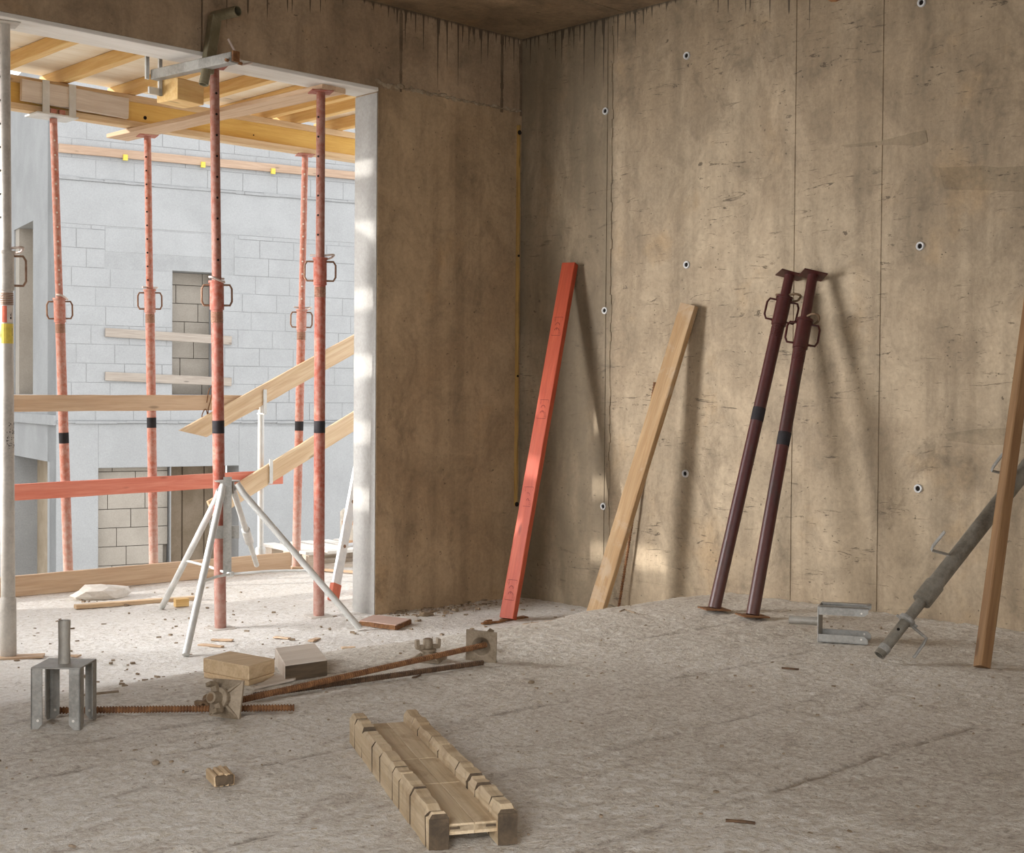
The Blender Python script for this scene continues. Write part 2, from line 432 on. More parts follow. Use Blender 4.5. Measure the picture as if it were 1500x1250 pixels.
def wire(bm, pts, r, n=7, m=None):
    pts = [V(p) for p in pts]; rings = []
    prev = None
    for i, p in enumerate(pts):
        d = ((pts[min(i + 1, len(pts) - 1)] - p).normalized() + (p - pts[max(i - 1, 0)]).normalized()).normalized()
        if prev is None:
            h = V((0.31, 0.87, 0.38)); u = (h - d * h.dot(d)).normalized()
        else: u = (prev - d * prev.dot(d)).normalized()
        prev = u; w = d.cross(u); ring = []
        for k in range(n):
            t = 2 * math.pi * k / n; v = p + u * (r * math.cos(t)) + w * (r * math.sin(t))
            ring.append(bm.verts.new(m @ v if m is not None else v))
        rings.append(ring)
    for a, b in zip(rings[:-1], rings[1:]):
        for i in range(n):
            j = (i + 1) % n; bm.faces.new((a[i], a[j], b[j], b[i]))
    bm.faces.new(rings[0][::-1]); bm.faces.new(rings[-1])


def smooth_pts(pts, sub=4):
    """Catmull-Rom"""
    P = [V(p) for p in pts]; out = []
    for i in range(len(P) - 1):
        a = P[max(i - 1, 0)]; b = P[i]; c = P[i + 1]; d = P[min(i + 2, len(P) - 1)]
        for k in range(sub):
            t = k / sub
            out.append(0.5 * ((2 * b) + (c - a) * t + (2 * a - 5 * b + 4 * c - d) * t * t + (3 * b - a - 3 * c + d) * t ** 3))
    out.append(P[-1]); return out


def prism(bm, poly, z0, z1, m=None):
    a = [bm.verts.new((m @ V((x, y, z0))) if m is not None else V((x, y, z0))) for x, y in poly]
    b = [bm.verts.new((m @ V((x, y, z1))) if m is not None else V((x, y, z1))) for x, y in poly]
    n = len(poly)
    bm.faces.new(a[::-1]); bm.faces.new(b)
    for i in range(n):
        j = (i + 1) % n; bm.faces.new((a[i], a[j], b[j], b[i]))


def plank_bm(L, Wd, Th, seg=10, jit=0.0015, warp=0.0, bev=0.003, seed=0, cut0=0.0, cut1=0.0):
    """board along +x, centred on y and z, bevelled long edges, slightly uneven; cut = skew of the ends over the width"""
    rr = random.Random(seed); bm = B()
    w, t = Wd / 2, Th / 2; bv = min(bev, t * 0.6)
    sec = [(-w + bv, -t), (w - bv, -t), (w, -t + bv), (w, t - bv), (w - bv, t), (-w + bv, t), (-w, t - bv), (-w, -t + bv)]
    rings = []
    for i in range(seg + 1):
        u = i / seg; off = warp * math.sin(u * math.pi); ring = []
        for (y, z) in sec:
            sk = cut0 * (y / Wd) * (1 - u) + cut1 * (y / Wd) * u
            ring.append(bm.verts.new((u * L + sk, y + rr.uniform(-jit, jit), z + off + rr.uniform(-jit, jit) * 0.6)))
        rings.append(ring)
    n = len(sec)
    for a, b in zip(rings[:-1], rings[1:]):
        for i in range(n):
            j = (i + 1) % n; bm.faces.new((a[i], a[j], b[j], b[i]))
    bm.faces.new(rings[0][::-1]); bm.faces.new(rings[-1])
    return bm


def board(name, label, cat, p0, p1, Wd, Th, normal, mat, group=None, parent=None, **kw):
    """top-level board (or a child when parent is given) from p0 to p1 (centre line), face normal near `normal`"""
    p0, p1 = V(p0), V(p1)
    o = emit(plank_bm((p1 - p0).length, Wd, Th, seed=hash((round(p0.x, 3), round(p0.z, 3), round(Wd, 3))) & 0xffff, **kw), name, mat)
    mw = frame(p0, p1, normal, 'X')
    if parent is None:
        o.matrix_world = mw; tag(o, label, cat, group)
    else:
        o.parent = parent; o.matrix_local = parent.matrix_world.inverted() @ mw
        if label: o['label'] = label
    return o


def vnoise(x, y, seed=0):
    def h(i, j):
        n = (i * 374761393 + j * 668265263 + seed * 974634777) & 0xffffffff
        n = ((n ^ (n >> 13)) * 1274126177) & 0xffffffff
        return ((n ^ (n >> 16)) & 0xffff) / 65535.0
    xi = np.floor(x).astype(np.int64); yi = np.floor(y).astype(np.int64); fx = x - xi; fy = y - yi
    fx = fx * fx * (3 - 2 * fx); fy = fy * fy * (3 - 2 * fy)
    return (h(xi, yi) * (1 - fx) + h(xi + 1, yi) * fx) * (1 - fy) + (h(xi, yi + 1) * (1 - fx) + h(xi + 1, yi + 1) * fx) * fy - 0.5


# ------------------------------------------------------------------ SETTING: floor
LOW = -0.195
EDGE_X = [-6, -4.02, -2.95, -2.0, -1.35, -0.98, -0.4, 0.0]
EDGE_Y = [-2.0, -1.9, -1.78, -1.65, -1.6, -1.5, -1.5, -1.53]


def floor_h(x, y):
    """smooth slab height without the fine relief"""
    x = np.asarray(x, float); y = np.asarray(y, float)
    ye = np.interp(x, EDGE_X, EDGE_Y)
    w = np.interp(x, [-6, -2.6, -1.3, -0.6, 0], [1.6, 1.25, 0.42, 0.36, 0.36])
    t = np.clip((y - ye + 0.05) / w, 0, 1); t = t * t * (3 - 2 * t)
    return LOW * t


def fz(x, y): return float(floor_h(x, y))


def build_floor():
    xs = np.concatenate([np.linspace(-7.5, -5.3, 12)[:-1], np.linspace(-5.3, 0.0, 330), [0.25, 0.6, 1.0, 1.5]])
    ys = np.concatenate([np.linspace(-8.5, -4.7, 14)[:-1], np.linspace(-4.7, 0.4, 330), np.linspace(0.45, 2.6, 50)])
    X, Y = np.meshgrid(xs, ys)
    Z = floor_h(X, Y)
    rel = 0.006 * vnoise(X * 3, Y * 4, 1) + 0.006 * vnoise(X * 9, Y * 12, 2) + 0.0045 * vnoise(X * 33, Y * 33, 3) * np.clip(0.7 + 2.0 * vnoise(X * 2, Y * 2, 5), 0.15, 1.6) + 0.005 * vnoise(X * 62, Y * 62, 4)
    lowm = np.clip(-Z / 0.195, 0, 1)
    Z = Z + rel * (1 - 0.35 * lowm) + lowm * 0.008 * vnoise(X * 5, Y * 5, 6)
    G = np.zeros_like(X)
    lines = [(-2.30, -4.3, -3.2), (-2.57, -4.4, -3.5), (-2.85, -4.3, -1.0), (-3.38, -4.4, -1.5), (-3.94, -4.2, -1.6), (-2.2, -2.0, -0.5), (-1.95, -4.2, -2.4)]
    for y0, xa, xb in lines:
        wob = 0.018 * vnoise(X * 2.5, X * 0 + y0 * 9, 8) + 0.01 * vnoise(X * 11, X * 0 + y0 * 5, 9)
        d = (Y - y0 - wob) / 0.011
        m = np.exp(-d * d) * np.clip((X - xa) / 0.2, 0, 1) * np.clip((xb - X) / 0.2, 0, 1)
        sidestep = np.clip((Y - y0 - wob) / 0.03, -1, 1)
        m = m * np.clip(0.75 + 1.2 * vnoise(X * 3.1, Y * 0 + y0 * 3, 12) + 0.8 * vnoise(X * 9, Y * 0, 13), 0.3, 1)
        Z += -0.0055 * m; G = np.maximum(G, m)
    nx, ny = len(xs), len(ys)
    co = np.stack([X, Y, Z], -1).reshape(-1, 3)
    i = np.arange(nx * ny).reshape(ny, nx)
    f = np.stack([i[:-1, :-1], i[:-1, 1:], i[1:, 1:], i[1:, :-1]], -1).reshape(-1, 4)
    me = bpy.data.meshes.new('floor')
    me.from_pydata(co.tolist(), [], f.tolist())
    at = me.attributes.new('groove', 'FLOAT', 'POINT'); at.data.foreach_set('value', G.reshape(-1).astype(np.float32))
    me.polygons.foreach_set('use_smooth', [True] * len(me.polygons))
    me.materials.append(M['floor'])
    o = bpy.data.objects.new('floor', me); COL.objects.link(o)
    tag(o, kind='structure')
    bm = B(); box(bm, (-7.5, 2.58, -0.45), (1.5, 2.6, -0.2)); box(bm, (-7.5, -8.5, -0.45), (1.5, 2.6, -0.42))
    emit(bm, 'slab_edge', M['shell'], o)
    return o


build_floor()

H = 3.16          # ceiling height


def struct(name, bm, mat, parent=None, **k):
    o = emit(bm, name, mat, parent, **k)
    if parent is None: tag(o, kind='structure')
    return o


# right wall: panels of the cast face with recessed formwork joints between them
def build_wall_right():
    bm = B()
    seams = [-0.70, -1.972, -2.465, -3.70, -5.0, -6.3, -7.6]
    gw = 0.0028; ys = [0.02]
    edges = []
    y = 0.02
    for s in seams:
        edges.append((y, s + gw)); y = s - gw
    edges.append((y, -8.7))
    box(bm, (0.0035, -8.7, -0.5), (0.25, 0.02, H + 0.2))
    for a, b in edges:
        box(bm, (0.0, b, 0.004), (0.0062, a, H + 0.05))
        box(bm, (0.0, b, -0.3), (0.0062, a, -0.004))
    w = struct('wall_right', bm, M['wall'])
    # smeared grout ridge beside the first joint
    bm = B()
    rr = random.Random(5); pts = []
    for i in range(60):
        z = -0.02 + i * 0.052
        wd = 0.012 + 0.012 * rr.random()
        box(bm, (-0.003 - 0.003 * rr.random(), -0.722 - wd, z), (0.002, -0.712, z + 0.053))
    emit(bm, 'grout_ridge', M['wall'], w)
    # formwork tie sleeves
    for py, pz in [(-1.272, 2.842), (-1.286, 1.727), (-1.291, 0.609), (-2.662, 2.845), (-2.672, 1.723), (-2.678, 0.601),
                   (-0.686, 2.632), (-0.694, 1.507), (-0.697, 0.397)]:
        m = Matrix.Translation((0, py, pz)) @ Matrix.Rotation(math.radians(-90), 4, 'Y')
        bm = B(); lathe(bm, [(0.0125, 0.0), (0.0125, 0.008), (0.0195, 0.009), (0.021, 0.0)], 18, m, True)
        t = emit(bm, 'tie_sleeve', M['plastic'], w, smooth=True)
        bm = B(); lathe(bm, [(0.0127, 0.0004), (0.0127, 0.0012)], 14, m)
        emit(bm, 'sleeve_bore', M['hole'], t)
    return w


WR = build_wall_right()
for nm, pts in (('repair_patch', [(1376, 246), (1440, 243), (1462, 246), (1500, 243), (1530, 245), (1530, 282), (1470, 279), (1384, 277)]), ('repair_patch', [(1384, 636), (1430, 629), (1500, 627), (1530, 628), (1530, 650), (1440, 652), (1390, 646)]),
                ('trowel_scar', [(1233, 213), (1290, 207), (1340, 194), (1356, 191), (1359, 208), (1344, 214), (1300, 212), (1240, 216)])):
    W_ = [at_x(a_, b_, 0.0) for a_, b_ in pts]; c_ = sum(W_, V()) / len(W_)
    bm = B(); fr_ = [bm.verts.new(p + V((-0.0022, 0, 0))) for p in W_]; bk_ = [bm.verts.new(p + (p - c_) * 0.02 + V((0.001, 0, 0))) for p in W_]
    bm.faces.new(fr_)
    for i in range(len(W_)): j = (i + 1) % len(W_); bm.faces.new((fr_[i], bk_[i], bk_[j], fr_[j]))
    emit(bm, nm, M['patch'], WR)
tag(emit((lambda b: (lathe(b, [(0.0, -0.02), (0.035, 0.0), (0.03, 0.012), (0.0, 0.02)], 10,
    Matrix.Translation((0, -2.2, 2.97)) @ Matrix.Rotation(math.radians(-90), 4, 'Y') @ Matrix.Diagonal((0.8, 1.5, 0.3, 1))), b)[1])(B()),
    'rust_plug', M['rust'], WR))


def build_wall_back():
    w = root('wall_back', kind='structure')
    x0 = -1.09
    bm = B(); box(bm, (x0, 0.0, -0.4), (0.02, 0.2, 2.722), bev=0.004); emit(bm, 'pier', M['pier'], w)
    bm = B(); box(bm, (x0 - 0.004, 0.003, -0.4), (x0 + 0.001, 0.199, 2.672)); emit(bm, 'jamb_face', M['jamb'], w)  # overlay sheet carrying the painted daylight of the jamb
    bm = B()
    xs = [0.02, -0.164, -0.93, -2.187, -3.6, -5.6, -7.6]
    for i, (a, b) in enumerate(zip(xs[:-1], xs[1:])):
        g = 0.010 if i < 2 else 0.004
        box(bm, (b + (0.004 if i > 2 else 0.006), -0.001, 2.70 if b < x0 - 0.01 else 2.722), (a - g, 0.2, H + 0.1))
    box(bm, (-7.6, 0.014, 2.70), (0.02, 0.2, H + 0.1))
    emit(bm, 'lintel', M['lintel'], w)
    bm = B(); box(bm, (-7.6, 0.0, -0.4), (-4.75, 0.2, 2.722)); emit(bm, 'far_pier', M['pier'], w)
    # dark grimy joints of the lintel
    bm = B(); rr = random.Random(3)
    for xj, wd in ((-0.164, 0.009), (-0.93, 0.007), (0.0, 0.018)):
        z = 2.70
        while z < H:
            hgt = 0.03 + rr.random() * 0.04
            k = wd * (0.6 + 0.7 * rr.random())
            box(bm, (xj - k - 0.004, -0.0025, z), (min(xj + k, -0.0005), 0.01, min(z + hgt, H))); z += hgt
    emit(bm, 'grimy_joint', M['groove'], w)
    # crumbly lip along the pour joint
    bm = B(); x = -1.085
    while x < -0.01:
        d = 0.014 + rr.random() * 0.03
        zc = 2.722 + rr.uniform(-0.006, 0.008) + 0.002
        mm = Matrix.Translation((x, -0.001, zc)) @ Matrix.Rotation(rr.uniform(-0.5, 0.5), 4, 'Y')
        s = 1.0 if x < -0.45 else 0.6
        bmesh.ops.create_icosphere(bm, subdivisions=1, radius=1.0, matrix=mm @ Matrix.Diagonal((d * 0.8, 0.010 * s, (0.007 + 0.010 * rr.random()) * s, 1)))
        x += d * 0.9
    emit(bm, 'pour_joint_lip', M['joint'], w)
    return w


WB = build_wall_back()

# pale board under the lintel (left formwork soffit): its inner edge shows as a thin tan strip
board('soffit_board', 'long pale soffit board still fixed under the concrete lintel', 'board', (-4.74, 0.098, 2.689), (-1.092, 0.098, 2.689), 0.205, 0.021, (0, 0, 1), M['soffit'])

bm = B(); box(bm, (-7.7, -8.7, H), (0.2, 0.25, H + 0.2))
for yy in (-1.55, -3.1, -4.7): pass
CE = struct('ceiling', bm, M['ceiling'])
bm = B(); box(bm, (-7.6, -0.83, H - 0.004), (0.0, -0.815, H + 0.001)); emit(bm, 'board_ridge', M['ceiling'], CE)

# rest of the room shell, behind and left of the camera, with open window holes
bm = B()
box(bm, (-7.7, -8.7, -0.4), (-7.5, -7.8, H)); box(bm, (-7.7, -4.6, -0.4), (-7.5, 0.2, H)); box(bm, (-7.7, -7.8, 2.6), (-7.5, -4.6, H))
box(bm, (-7.7, -7.8, -0.4), (-7.5, -4.6, 0.1))
struct('wall_left', bm, M['shell'])
bm = B()
box(bm, (-7.7, -8.7, -0.4), (-6.4, -8.5, H)); box(bm, (-2.0, -8.7, -0.4), (0.2, -8.5, H)); box(bm, (-6.4, -8.7, 2.6), (-2.0, -8.5, H)); box(bm, (-6.4, -8.7, -0.4), (-2.0, -8.5, 0.1))
struct('wall_front', bm, M['shell'])

# ochre strip in the corner with two nail holes
g = root('corner_strip', 'thin ochre timber strip standing in the corner of the two walls', 'strip', T(-0.035, -0.009, 0.36))
emit(plank_bm(2.28, 0.026, 0.012, 30, 0.002, bev=0.002), 'batten', M['yellow_strip'], g, Matrix.Rotation(math.radians(-90), 4, 'Y'))
for z in (0.01, 0.78, 1.5, 2.235):
    bm = B(); cyl(bm, (-0.004, -0.017, z), (-0.004, -0.012, z), 0.014 if z < 0.1 or z > 2 else 0.007, n=10); emit(bm, 'nail_plug', M['hole'], g)

# ------------------------------------------------------------------ OUTSIDE: neighbouring building
def build_neighbour():
    yawf = math.atan2(-0.223, 0.975)
    w = root('building', 'pale half-built block-walled building seen through the wide opening', 'building', T(2.291, 11.037, 0) @ RZ(yawf))
    openings = [(1.52, 2.12, 1.03, 2.70, 0.35), (0.54, 1.50, -3.0, 0.056, 0.2), (1.51, 2.46, -3.0, 0.056, 0.6)]
    # core, built as a grid of boxes around the openings
    cx = sorted({-0.0, 6.5} | {o[0] for o in openings} | {o[1] for o in openings})
    cz = sorted({-3.2, 5.6} | {o[2] for o in openings} | {o[3] for o in openings})
    bm = B()
    for a, b in zip(cx[:-1], cx[1:]):
        for c, d in zip(cz[:-1], cz[1:]):
            if any(o[0] <= a + 1e-6 and b <= o[1] + 1e-6 and o[2] <= c + 1e-6 and d <= o[3] + 1e-6 for o in openings): continue
            box(bm, (a, 0.004, c), (b, 0.5, d))
    bmesh.ops.remove_doubles(bm, verts=bm.verts, dist=1e-4)
    emit(bm, 'front_wall', M['mortar'], w)
    # smooth concrete bands
    def band(x0, x1, z0, z1, y=0.0):
        bm = B(); box(bm, (x0, y, z0), (x1, 0.02, z1), bev=0.006); emit(bm, 'concrete_band', M['facade'], w)
    band(0, 6.5, 3.235, 3.80); band(0, 6.5, 4.66, 5.6)
    band(0, 0.54, -3.2, 0.655); band(2.46, 6.5, -3.2, 0.60); band(0.54, 2.46, 0.056, 0.64)
    band(0.62, 2.38, 2.9, 3.215, 0.0015)
    # slab edge that shows as a rough line
    rr = random.Random(11)
    bm = B(); x = 0.0
    while x < 6.5:
        L = 0.1 + rr.random() * 0.3; box(bm, (x, -0.02 - rr.random() * 0.012, 0.64 + rr.random() * 0.012), (min(x + L, 6.5), 0.02, 0.668 + rr.random() * 0.01)); x += L
    emit(bm, 'slab_edge', M['mortar'], w)
    bm = B(); x = 0.0
    while x < 6.5:
        L = 0.1 + rr.random() * 0.25; box(bm, (x, -0.008 - rr.random() * 0.012, 3.80 + rr.random() * 0.012), (min(x + L, 6.5), 0.02, 3.822 + rr.random() * 0.022)); x += L
    emit(bm, 'pour_line', M['mortar'], w)
    # blocks
    bm = B(); box(bm, (-0.5, -0.0305, -0.5), (0.5, 0.03, 0.5)); bmesh.ops.bevel(bm, geom=list(bm.edges), offset=0.004, segments=1, affect='EDGES')
    me = bpy.data.meshes.new('block'); bm.to_mesh(me); bm.free(); me.materials.append(M['block'])
    mt = me.copy(); mt.name = 'tan_block'; mt.materials.clear(); mt.materials.append(M['tanblock'])
    bw, bh, gp = 0.50, 0.25, 0.008

    def lay(x0, x1, z0, z1, holes, mesh=me, y=0.03, parent=w, bw=bw, bh=bh):
        row = 0; z = z0
        while z < z1 - 0.03:
            zt = min(z + bh, z1); x = x0 - (row % 2) * bw * 0.5 - (row % 3) * 0.06
            while x < x1:
                a, b = max(x, x0), min(x + bw, x1)
                segs = [(a, b)]
                for (h0, h1, g0, g1) in holes:
                    if zt > g0 + 0.02 and z < g1 - 0.02:
                        ns = []
                        for (p, q) in segs:
                            if q <= h0 or p >= h1: ns.append((p, q)); continue
                            if p < h0: ns.append((p, h0))
                            if q > h1: ns.append((h1, q))
                        segs = ns
                for (p, q) in segs:
                    if q - p > 0.07:
                        o = bpy.data.objects.new('block', mesh); COL.objects.link(o); o.parent = parent
                        o.location = ((p + q) / 2, y + rr.uniform(-0.003, 0.003), (z + zt) / 2)
                        o.scale = (q - p - gp, 1, zt - z - gp)
                x += bw
            z += bh; row += 1
    lay(0.0, 4.35, 0.68, 3.235, [(1.52, 2.12, 1.03, 2.70), (0.62, 2.38, 2.9, 3.24)])
    lay(0.0, 4.35, 3.84, 4.66, [])
    # what stands in the openings
    bm = B(); box(bm, (1.52, 0.33, 1.03), (2.12, 0.36, 2.70)); o = emit(bm, 'window_recess', M['tanjoint'], w)
    lay(1.52, 2.12, 1.03, 2.70, [], mt, 0.30, o)
    bm = B(); box(bm, (0.54, 0.18, -3.0), (1.50, 0.2, 0.056)); o = emit(bm, 'blocked_doorway', M['tanjoint'], w)
    lay(0.56, 1.50, -1.75, 0.056, [], mt, 0.15, o)
    bm = B(); box(bm, (0.54, 0.1, -3.0), (0.565, 0.2, 0.056)); emit(bm, 'door_edge', M['browndoor'], w)
    bm = B(); box(bm, (1.51, 0.55, -3.0), (2.46, 0.6, 0.056)); o = emit(bm, 'dark_doorway', M['browndoor'], w)
    for k in range(3):
        bm = B(); box(bm, (1.515 + k * 0.315, 0.52, -3.0), (1.515 + k * 0.315 + 0.30, 0.55, 0.05), bev=0.006); emit(bm, 'door_panel', M['browndoor'], o)
    bm = B(); box(bm, (1.50, 0.05, -3.2), (1.515, 0.55, 0.06)); emit(bm, 'door_reveal', M['brownwall'], w)
    # side wall receding to the left of the corner
    so = [(1.41, 2.72, 1.02, 3.41), (0.38, 2.71, -3.0, 0.13)]
    cy = sorted({0.0, 6.0} | {o[0] for o in so} | {o[1] for o in so}); cz = sorted({-3.2, 5.6} | {o[2] for o in so} | {o[3] for o in so})
    bm = B()
    for a, b in zip(cy[:-1], cy[1:]):
        for c, d in zip(cz[:-1], cz[1:]):
            if any(o[0] <= a + 1e-6 and b <= o[1] + 1e-6 and o[2] <= c + 1e-6 and d <= o[3] + 1e-6 for o in so): continue
            box(bm, (0.0, a + (0.02 if a == 0 else 0), c), (0.35, b, d))
    bmesh.ops.remove_doubles(bm, verts=bm.verts, dist=1e-4)
    emit(bm, 'side_wall', M['side_wall'], w)
    bm = B(); box(bm, (-0.03, 0.0, 0.62), (0.0, 6.0, 0.75)); box(bm, (-0.03, 1.3, 0.90), (0.0, 1.75, 0.93)); emit(bm, 'side_slab_edge', M['mortar'], w)
    bm = B(); box(bm, (0.33, 1.3, 0.9), (0.36, 2.9, 3.5)); box(bm, (0.33, 0.2, -3.1), (0.36, 2.9, 0.2)); emit(bm, 'side_infill', M['brownwall'], w)
    bm = B(); box(bm, (0.02, 2.45, 1.02), (0.33, 2.71, 3.41)); emit(bm, 'side_reveal', M['tanblock'], w)
    return w


NB = build_neighbour()
nbm = NB.matrix_world


def nb(x, y, z): return nbm @ V((x, y, z))


bm = B()
for z in range(7): box(bm, (-24, 15.0, -3.2 + z * 2.9), (-20, 44, -3.2 + z * 2.9 + 2.85))
fb = emit(bm, 'unseen_sun_blocker', M['facade']); tag(fb, 'plain unseen concrete block added far left to shade the neighbour side wall', 'building')  # added out of view to keep the sun off the neighbour's side wall
bm = B(); box(bm, (-30, 2.6, -3.4), (30, 40, -3.2))
tag(emit(bm, 'ground', M['ground']), kind='structure')

for i, (z0, z1, lab) in enumerate([(1.84, 1.78, 'upper pale guard board nailed across the far window'), (1.265, 1.21, 'lower pale guard board nailed across the far window')]):
    board('guard_board', lab, 'board', nb(0.62, -0.02, z0), nb(2.34, -0.02, z1), 0.115, 0.028, nbm.to_3x3() @ V((0, -1, 0)), M['far_board'], 'guard boards across the far window')
sb = board('ledger_strip', 'long orange timber strip fixed high across the far block wall', 'strip', nb(0.02, -0.03, 4.19), nb(4.4, -0.03, 4.2), 0.11, 0.04, nbm.to_3x3() @ V((0, -1, 0)), M['far_strip'], seg=20)
for x in (0.85, 1.9, 2.9):
    bm = B(); box(bm, (-0.03, -0.045, -0.004), (0.03, 0.03, 0.028)); emit(bm, 'clip', M['stk_yellow'], sb, Matrix.Translation((x, -0.04, 0.01)))

# ------------------------------------------------------------------ balcony deck formwork
YB = 2.03
g = root('formwork_beam', 'yellow timber formwork beam with pale flanges carrying the deck joists', 'beam', T(-5.6, YB, 2.70))
mx = Matrix.Identity(4)
emit(plank_bm(6.5, 0.08, 0.04, 30, 0.001), 'bottom_flange', M['flange'], g, Matrix.Translation((0, 0, 0.02)))
emit(plank_bm(6.5, 0.08, 0.04, 30, 0.001), 'top_flange', M['flange'], g, Matrix.Translation((0, 0, 0.182)))
bm = B(); box(bm, (0, -0.016, 0.03), (6.5, 0.016, 0.17))
emit(bm, 'web', M['yellow'], g)
for px in (213, 372, 470):
    q = at_y(px, 171 if px < 250 else (190 if px < 400 else 208), 2.01)
    bm = B(); cyl(bm, (q.x + 5.6, -0.0175, 0.075), (q.x + 5.6, -0.015, 0.075), 0.012 if px < 250 else 0.005, n=10); emit(bm, 'web_hole', M['hole'], g)
board('packing_plank', 'pale planed plank clamped against the face of the yellow beam', 'board', (-2.225, 1.972, 2.815), (-1.535, 1.972, 2.805), 0.128, 0.03, (0, -1, 0), M['grey_wood'], warp=0.003)
DZ = 2.902
for i, (x0, x1) in enumerate([(-3.16, -3.16), (-2.75, -2.75), (-2.345, -2.345), (-1.945, -1.945), (-1.50, -1.49), (-1.075, -1.075), (-0.70, -0.69), (-0.47, -0.47), (-0.235, -0.235), (0.12, 0.12)]):
    lab = ['hidden joist left of the grey prop, outermost under the deck', 'joist just left of the grey prop top under the deck', 'orange deck joist right beside the grey left-edge prop', 'orange deck joist just right of the forked prop head', 'orange deck joist above the end of the ledger board',
           'orange deck joist seen behind the clamped red prop', 'orange deck joist right of the clamped red prop', 'orange deck joist ending behind the ledger board top', 'orange deck joist left of the prop nearest the pier', 'orange deck joist nearest the concrete pier'][i]
    o = board('deck_joist', lab, 'joist', (x0, 0.215, DZ + 0.04), (x1, 2.27, DZ + 0.04), 0.055, 0.078, (0, 0, 1), M['joist'], 'joists under the balcony deck')
for x, lab in ((-2.28, 'thin orange seam lath leftmost under the deck, by the forked prop'), (-1.86, 'thin orange seam lath left of the lintel clamp hook'), (-1.43, 'thin orange seam lath behind the lintel clamp')):
    board('joint_lath', lab, 'lath', (x, 0.22, DZ + 0.0715), (x, 1.74, DZ + 0.0715), 0.05, 0.014, (0, 0, 1), M['joist'], 'laths under the deck seams')
xs = [-3.36, -2.82, -2.28, -1.86, -1.43, -1.0, -0.57, -0.14, 0.42]
dk = root('deck_formwork', 'pale plywood deck sheets overhead above the joists outside the opening', 'formwork', T(-2.3, 1.2, DZ + 0.08))
for a, b in zip(xs[:-1], xs[1:]):
    bm = B(); box(bm, (a + 0.003 + 2.3, 0.212 - 1.2, 0.0), (b - 0.003 + 2.3, 2.24 - 1.2, 0.021)); emit(bm, 'sheet', M['deck'], dk)
# ledger board lying under the beam, on two prop heads
p0 = V((-1.43, 2.30, 2.683)); p1 = V((-1.335, 0.07, 2.664))
board('ledger_board', 'rough flat timber board resting on two red prop heads below the beam', 'board', p0, p1, 0.16, 0.026, (0, 0, 1), M['rail'], jit=0.003)

# ------------------------------------------------------------------ steel props
def loop(bm, side, z0, z1, r, out, ang, m=None, tw=0.0, rw=0.0055):
    ca, sa = math.cos(ang), math.sin(ang)
    pts = [(r * 0.9, z1), (r + out * 0.75, z1), (r + out, z1 - 0.02), (r + out, z0 + 0.02), (r + out * 0.75, z0), (r * 0.9, z0)]
    P = [(side * q[0] * ca, side * q[0] * sa, q[1]) for q in pts]
    wire(bm, P, rw, 7, m)


